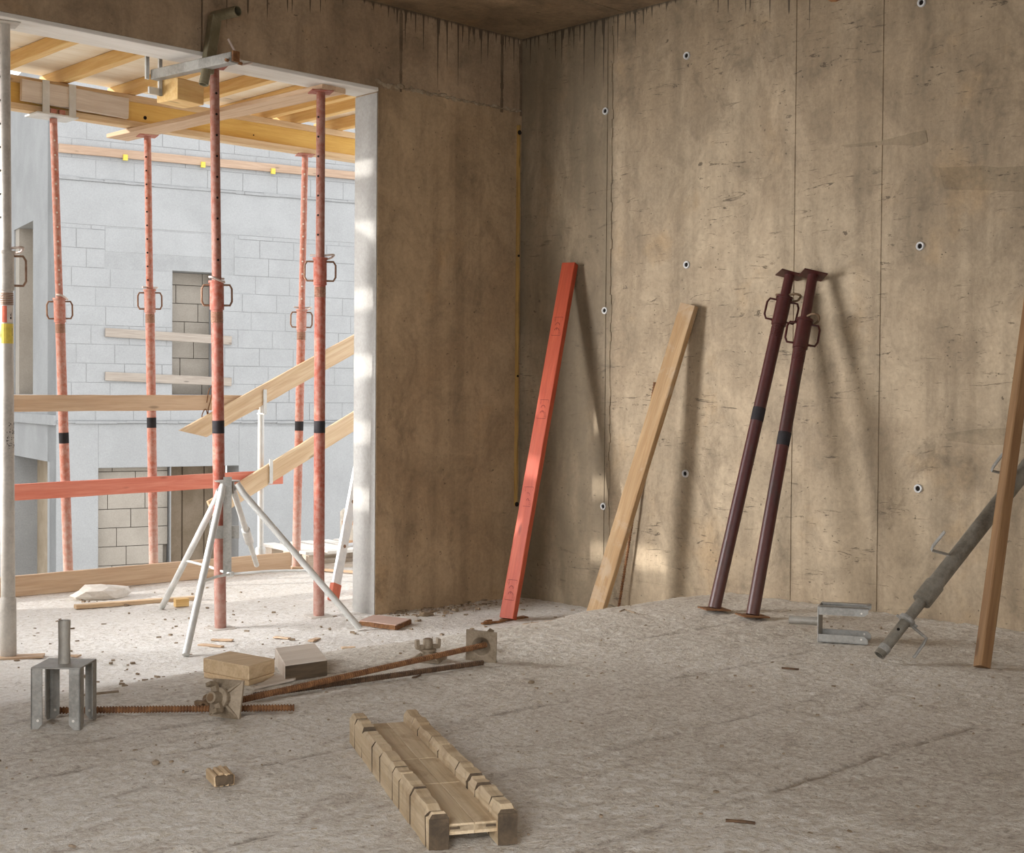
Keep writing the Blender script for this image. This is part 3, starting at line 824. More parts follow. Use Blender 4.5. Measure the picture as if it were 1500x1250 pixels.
def prop(label, base, top, zc, face, out_mat, in_mat, group=None, head='plate', ro=0.030, ri=0.0242, hole_side=0.0, hole_mat='hole', nholes=8,
         band_z=None, loops=(1, -1), pin=0.6, plate0=0.065, plate1=0.06, hole_pitch=0.105, tilt0=None, coll=0.13, loop_out=0.045, cat='prop', base_mat=None, name='steel_prop', pin_mat='pale_pin', plate_mat=None):
    """zc: distance from the foot to the top of the collar; face: azimuth (world) that the loops' plane is square to"""
    base, top = V(base), V(top); L = (top - base).length
    m = frame(base, top, (math.cos(face), math.sin(face), 0), 'Z')
    g = root(name, label, cat, m, group)
    bm = B(); lathe(bm, [(ro, 0.006), (ro, zc - coll)], 20); emit(bm, 'outer_tube', out_mat, g, smooth=True)
    bm = B(); lathe(bm, [(ri, zc - coll * 0.4), (ri, L - 0.006)], 18); it = emit(bm, 'inner_tube', in_mat, g, smooth=True)
    bm = B(); lathe(bm, [(ro, zc - coll - 0.02), (ro + 0.006, zc - coll - 0.018), (ro + 0.0055, zc - 0.012), (ro + 0.011, zc - 0.012), (ro + 0.011, zc), (ri, zc + 0.002)], 20)
    cl = emit(bm, 'collar', out_mat, g, smooth=True)
    bm = B()
    for k in range(7): lathe(bm, [(ro + 0.0002, zc - coll - 0.03 - k * 0.008), (ro + 0.0022, zc - coll - 0.033 - k * 0.008), (ro + 0.0002, zc - coll - 0.036 - k * 0.008)], 16)
    th = emit(bm, 'thread', M['prop_dark'] if out_mat is M['prop_dark'] else M['rust_loop'], g); th['kind'] = 'stuff'
    for s in loops:
        bm = B(); loop(bm, s, zc - coll + 0.004, zc - 0.022, ro + 0.005, loop_out, math.pi / 2)
        emit(bm, 'handle', M['prop_dark'] if out_mat is M['prop_dark'] else M['rust_loop'], cl, smooth=True)
    # pin through the tube with a hooked end
    bm = B(); ca, sa = math.cos(pin), math.sin(pin)
    def at(u, v, z): return (u * ca - v * sa, u * sa + v * ca, z)
    zz = zc + 0.012
    wire(bm, smooth_pts([at(-0.055, 0, zz), at(0.03, 0, zz), at(0.062, 0.006, zz + 0.004), at(0.07, 0.03, zz + 0.002), at(0.045, 0.05, zz - 0.012), at(0.0, 0.05, zz - 0.022)], 4), 0.0058, 7)
    emit(bm, 'pin', M[pin_mat], g, smooth=True)
    z = L - 0.14
    for k in range(nholes):
        if z < zc + 0.05: break
        bm = B(); ch, sh = math.cos(hole_side), math.sin(hole_side)
        cyl(bm, (-(ri + 0.0006) * ch, -(ri + 0.0006) * sh, z), ((ri + 0.0006) * ch, (ri + 0.0006) * sh, z), 0.0062, n=8)
        emit(bm, 'pin_hole', M[hole_mat], it); z -= hole_pitch
    if band_z:
        bm = B(); lathe(bm, [(ro + 0.0006, band_z), (ro + 0.0008, band_z + 0.066)], 20); emit(bm, 'label_band', M['band'], g, smooth=True)
    pm = plate_mat or base_mat or out_mat
    if plate0:
        bm = B(); box(bm, (-plate0, -plate0, 0), (plate0, plate0, 0.006), bev=0.0015)
        mm = Matrix.Rotation(0.35, 4, 'Z')
        emit(bm, 'base_plate', base_mat or out_mat, g, (tilt0 or Matrix.Identity(4)) @ mm)
    if head == 'plate':
        bm = B(); box(bm, (-plate1, -plate1, L - 0.006), (plate1, plate1, L), bev=0.0015); emit(bm, 'head_plate', pm, g, Matrix.Rotation(0.2, 4, 'Z'))
    return g, L


def cam_az(p): return math.atan2(CAM.y - p[1], CAM.x - p[0])


# two props under the lintel
b1 = at_z(323, 914, LOW); b1.x -= 0.10; b1.y = 0.2
b1 = at_y(323, 916, 0.17); b1.z = LOW; t1 = at_y(314, 100, 0.13); t1.z = 2.6775
prop('dusty red steel prop under the lintel, clasped by the grey tripod', b1, t1, 1.79, cam_az(b1), M['prop_red'], M['inner_red'], 'steel props', hole_side=0.35, band_z=1.01, pin=-0.7, nholes=9, base_mat=M['grey_prop'], plate_mat=M['prop_red'], loop_out=0.04)
b2 = at_y(467, 898, 0.17); b2.z = LOW; t2 = at_y(470, 134, 0.12); t2.z = 2.650
prop('dusty red steel prop under the lintel, nearest the concrete pier', b2, t2, 1.955, cam_az(b2), M['prop_red'], M['inner_red'], 'steel props', hole_side=-0.55, band_z=1.005, pin=1.4, nholes=8, base_mat=M['grey_prop'], plate_mat=M['prop_red'], loop_out=0.048)
# three under the beam outside
for lab, px0, py0, px1, py1, zt, ztop, hs, hm, pn, bz, head in [
    ('glare-paled red steel prop outside with forked head holding the yellow beam', 100, 838, 78, 168, 1.60, 2.69, 0.15, 'stk_white', -0.3, 0.71, 'fork'),
    ('glare-paled red steel prop outside holding the end of the flat ledger board', 225, 828, 216, 196, 1.688, 2.669, -0.5, 'hole', 2.2, 0.80, 'plate'),
    ('glare-paled red steel prop outside standing behind the sloping stair rails', 434, 815, 447, 225, 1.62, 2.70, -0.1, 'stk_white', 1.7, 0.77, 'plate')]:
    bb = at_y(px0, py0, YB); tt = at_y(px1, py1, YB); d = (bb - tt) / (bb.z - tt.z)
    bb = tt + d * (LOW - tt.z); tt = tt + d * (ztop - tt.z)
    L0 = (tt - bb).length
    g, L = prop(lab, bb, tt, zt - LOW, cam_az(bb), M['prop_far'], M['prop_far'], 'steel props', head=head, hole_side=hs, hole_mat=hm, band_z=bz - LOW, pin=pn, nholes=12, plate0=0.03, hole_pitch=0.087, ro=0.029, ri=0.0225, loop_out=0.04)
    if head == 'fork':
        mi = g.matrix_world.inverted()
        def P(lo, hi): 
            bm = B(); box(bm, lo, hi, mi @ Matrix.Translation((tt.x, YB, 0))); return bm
        bm = P((-0.14, -0.09, 2.688), (0.12, 0.09, 2.698)); hd = emit(bm, 'fork_head', M['galv_pale'], g)
        for x in (-0.083, 0.085):
            for y in (-0.082, 0.062):
                emit(P((x - 0.022, y, 2.69), (x + 0.022, y + 0.006, 2.892)), 'prong', M['galv_pale'], hd)
        for x in (-0.03, 0.025): emit(P((x - 0.018, -0.07, 2.698), (x + 0.018, -0.05, 2.73)), 'red_lug', M['prop_far'], hd)

# grey prop at the left edge, with stickers
bL = at_y(12.5, 958, 0.1); bL.z = LOW; tL = at_y(6.0, 45, 0.1); tL.z = 2.6775
g, L = prop('dusty grey steel prop at the left edge with a yellow sticker', bL, tL, 1.654 - LOW, cam_az(bL), M['grey_prop'], M['grey_prop'], 'steel props', hole_side=-0.95, pin=1.0, ro=0.031, ri=0.026, nholes=8, coll=0.16, loops=(1, -1), loop_out=0.05, plate0=0.06)
bm = B(); lathe(bm, [(0.0312, 0.006), (0.0355, 0.008), (0.0355, 0.27), (0.0312, 0.28)], 20); emit(bm, 'foot_sleeve', M['grey_prop'], g, smooth=True)


def wrap(r, z0, z1, a0, a1, n=8):
    bm = B(); rows = []
    for i in range(n + 1):
        a = a0 + (a1 - a0) * i / n
        rows.append([bm.verts.new((r * math.cos(a), r * math.sin(a), z)) for z in (z0, z1)])
    for p, q in zip(rows[:-1], rows[1:]): bm.faces.new((p[0], q[0], q[1], p[1]))
    return bm


zs = -LOW
emit(wrap(0.0316, 1.235 + zs, 1.325 + zs, -1.4, 1.4), 'yellow_sticker', M['stk_yellow'], g)
emit(wrap(0.0316, 1.33 + zs, 1.405 + zs, 0.15, 1.0), 'white_sticker', M['stk_white'], g)
emit(wrap(0.0318, 1.33 + zs, 1.405 + zs, -0.6, 0.1), 'red_sticker', M['stk_red'], g)
rr = random.Random(4)
bm = B()
for k in range(46):
    a = rr.uniform(-0.1, 1.35); z = rr.uniform(0.76, 0.875) + zs; w_ = rr.uniform(0.05, 0.16); h_ = rr.uniform(0.002, 0.007)
    t = wrap(0.0318, z, z + h_, a, a + w_, 2)
    me_ = bpy.data.meshes.new('t'); t.to_mesh(me_); t.free(); bm.from_mesh(me_); bpy.data.meshes.remove(me_)
emit(bm, 'worn_print', M['ink'], g)['kind'] = 'stuff'
bm = B()
for (a, z, da, dz) in [(-0.9, 1.26, 0.08, 0.03), (-0.82, 1.262, 0.06, 0.018), (0.9, 1.27, 0.07, 0.035), (0.55, 1.345, 0.25, 0.01), (0.6, 1.36, 0.16, 0.008), (0.7, 1.352, 0.06, 0.022)]:
    t = wrap(0.0321, z + zs, z + zs + dz, a, a + da, 2)
    me_ = bpy.data.meshes.new('t'); t.to_mesh(me_); t.free(); bm.from_mesh(me_); bpy.data.meshes.remove(me_)
emit(bm, 'sticker_print', M['ink'], g)['kind'] = 'stuff'
bm = B(); prism(bm, [(-0.12, -0.03), (0.13, -0.05), (0.15, 0.03), (-0.05, 0.06)], 0, 0.008)
s_ = at_z(22, 963, LOW)
tag(emit(bm, 'shim', M['rail'], None, T(s_.x - 0.03, s_.y - 0.03, LOW + 0.003) @ RZ(-0.3)), 'thin wood shim beside the foot of the grey left-edge prop', 'shim')

# two dark props leaning on the right wall
for lab, px0, py0, px1, py1, h, bz, zc in [
    ('dark red leaning prop, the left one of the pair on the wall', 1046, 893, 1157, 402, 1.63, 0.935, 1.575),
    ('dark brown-red leaning prop, the right one of the pair on the wall', 1102, 903, 1191, 402, 1.62, 0.82, 1.46)]:
    bb = at_z(px0, py0, 0.012); tt = at_x(px1, py1, -0.078)
    d = (tt - bb); L = d.length
    # feet plates lie almost flat on the floor
    m = frame(bb, tt, (math.cos(cam_az(bb)), math.sin(cam_az(bb)), 0), 'Z')
    flat = m.inverted().to_3x3() @ V((0.06, 0.0, 1)); q = V((0, 0, 1)).rotation_difference(flat.normalized()).to_matrix().to_4x4()
    prop(lab, bb, tt, zc, cam_az(bb), M['prop_dark'], M['prop_dark'], 'leaning props', ro=0.0305, ri=0.0245, nholes=0, band_z=bz, pin=0.9 if zc > 1.5 else 0.4, plate0=0.062, plate1=0.058, tilt0=q, base_mat=M['rust'], plate_mat=M['prop_dark'], loop_out=0.042, pin_mat='cast_dark')

# ------------------------------------------------------------------ tripod
hp = at_y(333, 704, 0.06); hp = V((hp.x, hp.y, hp.z))
g = root('prop_tripod', 'grey galvanised tripod brace standing round the red prop', 'tripod', T(hp.x, hp.y, LOW))
zh = hp.z - LOW
org = V((hp.x, hp.y, LOW))
feet = [at_z(272, 960, LOW + 0.01), at_z(527, 921, LOW + 0.01), at_z(237, 890, LOW + 0.01), at_y(376, 828, 0.86)]
tops = [at_y(326, 716, 0.02), at_y(347, 712, 0.02), at_y(322, 722, 0.10), at_y(341, 716, 0.10)]
for f_, t_ in zip(feet[:3], tops[:3]):
    bm = B(); a, b = f_ - org, t_ - org; d = (a - b)
    wire(bm, [b + V((0.0, 0, 0.012)), b + d * 0.05, b + d * 0.5, a], 0.0172, 12); lg = emit(bm, 'leg', M['galv_pale'], g, smooth=True)
a, b = feet[3] - org, tops[3] - org; d = a - b
bm = B(); cyl(bm, b, b + d * 0.66, 0.0165, n=12); lg = emit(bm, 'leg', M['galv_pale'], g, smooth=True)
bm = B(); lathe(bm, [(0.0166, 0), (0.024, 0.004), (0.024, 0.19), (0.0166, 0.2)], 14, frame(b + d * 0.50, b + d, (0, 1, 0), 'Z')); emit(bm, 'sleeve', M['galv_pale'], lg, smooth=True)
bm = B(); cyl(bm, b + d * 0.6, a, 0.0145, n=12); emit(bm, 'leg_extension', M['galv_pale'], lg, smooth=True)
bm = B(); lathe(bm, [(0.033, zh - 0.012), (0.062, zh - 0.01), (0.066, zh - 0.003), (0.033, zh)], 18); lathe(bm, [(0.031, zh - 0.07), (0.037, zh - 0.07), (0.037, zh - 0.012), (0.031, zh - 0.012)], 18); emit(bm, 'clamp_ring', M['galv'], g, Matrix.Translation((0.03, 0.05, 0)))
az = cam_az(hp)
off = V((math.cos(az), math.sin(az), 0)) * 0.056
bm = B(); box(bm, (-0.012, -0.021, zh - 0.475), (0.012, 0.021, zh + 0.018), RZ(az)); emit(bm, 'centre_bar', M['galv'], g, T(off.x + 0.02, off.y + 0.03, 0))
bm = B(); box(bm, (0.0, -0.13, zh - 0.30), (0.012, 0.02, zh - 0.235), RZ(az)); box(bm, (0, -0.13, zh - 0.33), (0.02, -0.118, zh - 0.205), RZ(az)); emit(bm, 'side_arm', M['galv'], g, T(0.06, 0.02, 0))
hub = V((off.x + 0.03, off.y + 0.02, zh - 0.475))
bm = B(); lathe(bm, [(0.018, -0.012), (0.022, 0), (0.018, 0.012)], 10, T(hub)); emit(bm, 'brace_hub', M['galv_pale'], g)
for f_, t_ in zip(feet[:3], tops[:3]):
    a, b = f_ - org, t_ - org; k = (hub.z + 0.015 - a.z) / (b.z - a.z); e = a + (b - a) * k
    bm = B(); wire(bm, [hub, hub.lerp(e, 0.5) + V((0, 0, 0.006)), e], 0.007, 7); emit(bm, 'brace', M['galv_pale'], g, smooth=True)

# ------------------------------------------------------------------ guard rails, toe board, stair
YR = 1.985
board('guard_rail', 'brown timber guard rail, the upper one crossing the opening', 'rail', (-3.6, YR, 0.945), (-0.555, YR, 0.966), 0.10, 0.026, (0, -1, 0), M['rail'], 'guard rails', seg=20)
board('guard_rail', 'glare-paled red timber guard rail, the lower one crossing the opening', 'rail', (-3.6, YR, 0.40), (-0.36, YR, 0.455), 0.098, 0.026, (0, -1, 0), M['redrail'], 'guard rails', seg=20)
tl, tr_ = at_z(22, 874, LOW), at_z(421, 831, LOW)
board('toe_board', 'brown timber toe board standing on edge along the balcony edge', 'board', (-3.6, 1.93, LOW + 0.063), (-0.30, 1.975, LOW + 0.063), 0.125, 0.027, (0, -1, 0), M['rail'], seg=20)
YS = 1.953
a = at_y(282, 640, YS); b = at_y(600, 459, YS)
board('stair_rail', 'upper sloping timber rail of the outdoor stair', 'rail', a + V((0, 0, 0.02)), b + V((0, 0, 0.0)), 0.125, 0.027, (0, -1, 0), M['pine'], 'sloping stair rails', seg=16, cut0=-0.16)
a = at_y(309, 747, YS); b = at_y(600, 566, YS)
board('stair_rail', 'lower sloping timber rail of the outdoor stair', 'rail', a, b, 0.125, 0.027, (0, -1, 0), M['pine'], 'sloping stair rails', seg=16)
pp = at_y(382, 700, 2.03)
g = root('guard_post', 'slim pale steel post holding the sloping stair rails', 'post', T(pp.x, 2.03, LOW))
bm = B(); cyl(bm, (0, 0, 0), (0, 0, 1.24), 0.021, n=14); emit(bm, 'tube', M['galv_pale'], g, smooth=True)
bm = B(); lathe(bm, [(0.021, 0.0), (0.035, 0.002), (0.035, 0.16), (0.028, 0.17), (0.021, 0.17)], 14); emit(bm, 'socket', M['galv_pale'], g, smooth=True)
for px, py in ((388, 588), (397, 690)):
    q = at_y(px, py, 1.934) - V((pp.x, 2.03, LOW))
    bm = B(); box(bm, (q.x - 0.013, q.y - 0.004, q.z - 0.085), (q.x + 0.013, q.y + 0.003, q.z + 0.08)); box(bm, (min(q.x, 0), q.y, q.z - 0.09), (q.x + 0.013, 0.0, q.z - 0.08))
    emit(bm, 'bracket', M['galv_pale'], g)
# twisted tie wire on the brown rail
bm = B(); Wp = [at_y(px, py, 1.962) for px, py in [(305, 612), (302, 600), (298, 603), (296, 612), (305, 617), (313, 619)]]
Wp2 = [at_y(px, py, 1.962) for px, py in [(303, 590), (306, 572), (311, 567), (309, 585), (305, 600)]]
o_ = Wp[0]
wire(bm, smooth_pts([p - o_ for p in Wp2 + Wp], 3), 0.0035, 6)
tag(emit(bm, 'tie_wire', M['rust'], None, T(o_)), 'bent rusty tie wire hooked on the brown guard rail', 'wire')

# ladder, pallet stack and sack outside to the right
lb = at_z(497, 878, LOW); lb.y = 0.60
la = root('ladder', 'pale aluminium ladder with red feet leaning outside behind the pier', 'ladder', T(lb.x, lb.y, LOW))
dirl = V((0.27, 0.16, 1.0)).normalized(); side = V((0.32, 0.12, 0)); 
q0 = at_y(490, 872, 0.60) - V((lb.x, lb.y, LOW)); q1 = at_y(528, 665, 0.74) - V((lb.x, lb.y, LOW)); q0.z = 0.05
dirl = (q1 - q0).normalized()
for k, s in enumerate((V((0, 0, 0)), side)):
    fm = frame(q0 + s, q0 + s + dirl, (1, 0.2, 0), 'Z')
    bm = B(); box(bm, (-0.032, -0.013, 0.0), (0.032, 0.013, 1.9), fm, 0.004); st = emit(bm, 'stile', M['alu'], la)
    bm = B(); box(bm, (-0.036, -0.017, -0.055), (0.036, 0.017, 0.05), fm, 0.004); emit(bm, 'foot', M['rubber'], st)
    for z in (0.28, 0.56, 0.84):
        bm = B(); cyl(bm, (0.0, -0.0145, z), (0.0, 0.0145, z), 0.011, n=10, m=fm); emit(bm, 'rung_plug', M['rust_loop'], st)
for i in range(6):
    c = q0 + dirl * (0.28 * (i + 1))
    bm = B(); cyl(bm, c, c + side, 0.014, n=10); emit(bm, 'rung', M['alu'], la, smooth=True)
pg = root('timber_pallet', 'stacked grey timber pallet lying outside behind the ladder', 'pallet', T(0.02, 2.2, LOW) @ RZ(-0.12))
for y in (-0.28, 0.0, 0.28):
    bm = B(); box(bm, (-0.18, y - 0.05, 0.0), (0.95, y + 0.05, 0.022)); emit(bm, 'runner', M['grey_wood'], pg)
    for x in (-0.13, 0.4, 0.88):
        bm = B(); box(bm, (x - 0.05, y - 0.05, 0.022), (x + 0.05, y + 0.05, 0.105)); emit(bm, 'foot_block', M['grey_wood'], pg)
for i in range(8):
    bm = B(); x = -0.2 + i * 0.15; box(bm, (x, -0.36, 0.105), (x + 0.11, 0.36, 0.127), bev=0.003); emit(bm, 'slat', M['soffit'], pg)
sk = at_y(505, 790, 2.25)
so_ = root('paper_sack', 'cream paper sack with orange print standing on the pallet', 'sack', T(sk.x + 0.06, 2.2, LOW + 0.127) @ RZ(-0.75))
bm = B(); box(bm, (-0.11, -0.05, 0), (0.11, 0.05, 0.25), bev=0.02); emit(bm, 'body', M['sack'], so_, smooth=True)
for z0, z1 in ((0.13, 0.165), (0.0, 0.02)):
    bm = B(); box(bm, (-0.095, -0.052, z0 + 0.002), (0.05, -0.049, z1)); emit(bm, 'print', M['orange'], so_)
bm = B(); wire(bm, [(-0.01, -0.052, 0.225), (-0.01, -0.052, 0.19), (0.005, -0.052, 0.18), (0.02, -0.052, 0.19)], 0.003, 5); emit(bm, 'printed_hook', M['ink'], so_)
board('loose_lath', 'dark weathered lath lying on the slab before the pallet', 'lath', at_z(428, 832, LOW + 0.012), at_z(519, 838, LOW + 0.012), 0.04, 0.016, (0, 0, 1), M['rail'])

# added slat screen, out of view at left: boards cut the sun into patches
eg = root('sun_slat_screen', 'added unseen slatted timber screen that shapes the sun patches', 'sun screen', T(-4.6, 1.2, LOW))

for y in (-0.95, 1.0):
    bm = B(); box(bm, (0.0, y - 0.04, 0), (0.06, y + 0.04, 3.2)); emit(bm, 'post', M['rail'], eg)
for k in range(10):
    bm = B(); box(bm, (-0.028, -1.16, -0.01 + k * 0.37 - (0.158 if k else 0)), (0.0, 1.35, 0.235 + k * 0.37 - 0.158)); emit(bm, 'slat', M['pine'], eg)
bm = B(); prism(bm, [(-1.16, 0.02), (1.35, 0.02), (1.35, 1.42), (0.0, 1.5), (0.08, 1.64), (0.37, 1.98), (0.52, 2.35), (0.62, 2.8), (0.66, 3.5), (-1.16, 3.5)], 0, 0.018, Matrix(((0, 0, 1, 0.062), (1, 0, 0, 0), (0, 1, 0, 0), (0, 0, 0, 1))))
emit(bm, 'sun_mask_sheet', M['deck'], eg)  # added sheet, outlined to limit where the sun reaches the right wall

# ------------------------------------------------------------------ bracket clamped on the lintel
bg = root('lintel_clamp', 'olive galvanised formwork clamp hung on the lintel edge', 'clamp', T(-2.14, -0.05, 2.62))
org = V((-2.14, -0.05, 2.62))
def bw(px, py, y): return at_y(px, py, y) - org
A_, C_ = bw(315, 24, -0.05), bw(303, 108, -0.05)
fm = frame(C_, A_, (0, -1, 0), 'Z'); Lc = (A_ - C_).length
bm = B(); box(bm, (-0.024, -0.026, 0), (0.024, 0.026, Lc), fm, 0.003); emit(bm, 'upright', M['galv_olive'], bg)
bm = B(); pipe(bm, A_ + V((0.0, 0.01, -0.0)), A_ + V((0.035, -0.15, 0.004)), 0.026, 0.022); hh = emit(bm, 'stub_tube', M['galv_olive'], bg, smooth=True)
bm = B(); e = (V((0.035, -0.15, 0.004))).normalized(); cyl(bm, A_ + e * 0.06, A_ + e * 0.062, 0.0222, n=14); emit(bm, 'bore', M['hole'], hh)
D_ = bw(300, 112, -0.06); E_ = bw(297, 123, -0.06)
bm = B(); pipe(bm, bw(304, 96, -0.065), bw(298, 124, -0.065) , 0.024, 0.02); emit(bm, 'lower_tube', M['galv_olive'], bg, smooth=True)
a0 = at_z(344, 86, 2.62) - org; a1 = at_z(226, 112, 2.62) - org
fm = frame(a0, a1, (0, 0, 1), 'X'); La = (a1 - a0).length
bm = B(); box(bm, (0, -0.025, -0.02), (La, 0.025, 0.03), fm, 0.003); arm = emit(bm, 'arm', M['galv'], bg)
bm = B(); box(bm, (La, -0.05, -0.09), (La + 0.012, -0.03, 0.11), fm); box(bm, (La, 0.03, -0.02), (La + 0.012, 0.05, 0.10), fm); box(bm, (La, -0.05, -0.09), (La + 0.012, 0.03, -0.055), fm); emit(bm, 'hook_plate', M['galv_pale'], arm)
bm = B(); cyl(bm, (0.02, -0.06, -0.01), (0.02, 0.04, -0.01), 0.008, m=fm, n=8); box(bm, (-0.012, -0.02, -0.015), (0.0, 0.02, 0.035), fm); emit(bm, 'end_plate', M['rust'], arm)
w0, w1, w2 = bw(334, 57, -0.085), bw(355, 95, -0.085), bw(369, 92, -0.085)
bm = B(); wire(bm, [w0, w0.lerp(w1, 0.5), w1, w2], 0.006, 7); emit(bm, 'wedge_pin', M['pale_pin'], bg, smooth=True)
wb0 = at_z(253, 131, 2.535); wb1 = at_z(290, 137, 2.535)
fm = frame((-2.205, 0.30, 2.5555), (-2.03, 0.33, 2.5555), (0, 0, 1), 'X')
tag(emit(plank_bm(0.17, 0.16, 0.11, 4, 0.001), 'packing_block', M['joist'], None, fm), 'orange timber block wedged below the lintel clamp arm', 'block')

# ------------------------------------------------------------------ leaning timber at the back right
# red plank with stamps
pb = at_z(744, 909, LOW + 0.004); ptp = at_x(835, 387, -0.045)
pb = V((pb.x, pb.y, LOW + 0.012))
red = root('red_plank', 'long red painted plank with stamped marks leaning on the right wall near the corner', 'plank', frame(pb, ptp, (-0.953, -0.30, 0.3), 'X'))
Lr = (ptp - pb).length
bm = plank_bm(Lr, 0.084, 0.045, 14, 0.0008)
emit(bm, 'body', M['redwood'], red)


def strip_arc(bm, cx, cy, r, a0, a1, w, z, n=10):
    rows = []
    for i in range(n + 1):
        a = a0 + (a1 - a0) * i / n
        rows.append([bm.verts.new((cx + q * math.cos(a), cy + q * math.sin(a), z)) for q in (r - w, r)])
    for p, q in zip(rows[:-1], rows[1:]): bm.faces.new((p[0], q[0], q[1], p[1]))


def line2(bm, x0, y0, x1, y1, w, z):
    d = V((x1 - x0, y1 - y0)); n = V((-d.y, d.x)).normalized() * (w / 2)
    vs = [bm.verts.new((x + s * n.x, y + s * n.y, z)) for x, y, s in ((x0, y0, 1), (x1, y1, 1), (x1, y1, -1), (x0, y0, -1))]
    bm.faces.new(vs)


for fy in (485, 610, 738, 870):
    k = (909 - fy) / (909.0 - 386.0) * Lr
    bm = B(); z = 0.0226
    hw, hl = 0.028, 0.055
    for y in (-hw, hw):
        line2(bm, k - hl, y, k - hl + 0.02, y, 0.0018, z); line2(bm, k + hl, y, k + hl - 0.02, y, 0.0018, z)
    line2(bm, k - hl, -hw, k - hl, hw, 0.003, z); line2(bm, k + hl, -hw, k + hl, hw, 0.003, z)
    # conformity mark: a C and an E, read sideways along the plank
    strip_arc(bm, k + 0.010, 0.0, 0.014, -math.pi / 2 - 0.25, math.pi / 2 + 0.25, 0.004, z)
    strip_arc(bm, k - 0.022, 0.0, 0.014, -math.pi / 2 - 0.25, math.pi / 2 + 0.25, 0.004, z)
    line2(bm, k - 0.022, 0.0, k - 0.010, 0.0, 0.004, z)
    for j in range(5):
        line2(bm, k - 0.045 + j * 0.006, -0.024, k - 0.045 + j * 0.006, -0.016, 0.002, z)
        line2(bm, k + 0.03 + j * 0.005, 0.015, k + 0.03 + j * 0.005, 0.023, 0.002, z)
    emit(bm, 'stamp', M['stamp'], red, recalc=False)

# tan plank and the thin rebar behind it
pb = at_z(870, 907, -0.165); ptp = at_x(1010, 447, -0.045)
tp = board('tan_plank', 'tan timber plank leaning on the right wall between red plank and dark props', 'plank', pb, ptp, 0.092, 0.045, (-0.96, -0.26, 0.35), M['tanplank'], jit=0.0012, seg=14)
bm = B(); cyl(bm, (1.64, 0.02, 0.0), (1.64, 0.02, 0.0215), 0.004, n=8); emit(bm, 'nail_hole', M['hole'], tp)
r0 = at_z(905, 898, LOW + 0.01); r1 = at_x(959, 560, -0.012)


def rebar_bm(L, r, pitch=0.0095, n=9):
    bm = B(); prof = [(r * 0.9, 0.0)]
    k = max(6, int(L / pitch)); p = L / k
    for i in range(k):
        z = i * p; prof += [(r * 0.72, z + p * 0.12), (r * 0.72, z + p * 0.45), (r, z + p * 0.58), (r, z + p * 0.92)]
    prof.append((r * 0.9, L)); lathe(bm, prof, n); return bm


tag(emit(rebar_bm((r1 - r0).length, 0.0085, 0.014), 'rebar', M['rust'], None, frame(r0, r1, (0, 1, 0), 'Z')), 'thin rusty rebar leaning on the wall behind the tan plank', 'rebar')

# stud at the right edge
sb_, st_ = at_z(1438, 978, 0.006), at_x(1540, 229, -0.042)
board('orange_stud', 'orange-brown square timber stud leaning at the right edge of the view', 'stud', sb_, st_, 0.048, 0.048, (-0.4, -0.9, 0.2), M['stud'], bev=0.004, jit=0.001)

# galvanised prop lying aslant behind the stud
g0 = CAM + ray(1286, 962) * 0; 
def ptd(px, py, D): return CAM + (FW * F_PX + RT * (px - 750) + UP * (625 - py)) / F_PX * D
g0 = ptd(1288, 957, 5.33); g0.z = 0.03
g1 = ptd(1498, 693, 5.66); L1 = (g1 - g0).length
ext = 1.5
gp = root('galvanised_prop', 'grey galvanised prop leaning aslant behind the orange stud', 'prop', frame(g0, g1, (CAM - g0), 'Z'))
L_in = 0.235 * L1 / 0.95
zo = (at_y(0, 0, 0) - at_y(0, 0, 0)).length
zI = 0.10
bm = B(); pipe(bm, (0, 0, 0.0), (0, 0, 0.34), 0.0215, 0.0175); it = emit(bm, 'inner_tube', M['galv_deep'], gp, smooth=True)
bm = B(); cyl(bm, (0, 0, 0.03), (0, 0, 0.034), 0.0176, n=14); emit(bm, 'bore', M['hole'], it)
bm = B(); lathe(bm, [(0.0205, 0.02), (0.0235, 0.022), (0.0235, 0.045), (0.0205, 0.047)], 18); emit(bm, 'end_band', M['galv'], it, smooth=True)
bm = B(); cyl(bm, (0.0195, -0.004, 0.125), (0.0222, -0.004, 0.125), 0.006, n=10); emit(bm, 'pin_hole', M['hole'], it)
bm = B(); lathe(bm, [(0.022, 0.175), (0.032, 0.178), (0.034, 0.186), (0.032, 0.194), (0.022, 0.197)], 20); cyl(bm, (-0.02, -0.04, 0.186), (0.01, 0.045, 0.186), 0.006, n=8); emit(bm, 'nut_ring', M['galv'], gp, smooth=True)
bm = B(); pipe(bm, (0, 0, 0.29), (0, 0, ext), 0.0325, 0.027); emit(bm, 'outer_tube', M['galv_deep'], gp, smooth=True)
bm = B(); lathe(bm, [(0.0315, 0.285), (0.038, 0.287), (0.038, 0.38), (0.0315, 0.383)], 20); cl = emit(bm, 'collar', M['galv_deep'], gp, smooth=True)


def img_local(px, py, D): return gp.matrix_world.inverted() @ ptd(px, py, D)


bm = B()
prof = [img_local(1331, 912, 5.4), img_local(1341, 922, 5.38), img_local(1357, 935, 5.37), img_local(1352, 945, 5.36), img_local(1338, 964, 5.35)]
wire(bm, prof, 0.0065, 8); emit(bm, 'handle', M['galv'], gp, smooth=True)


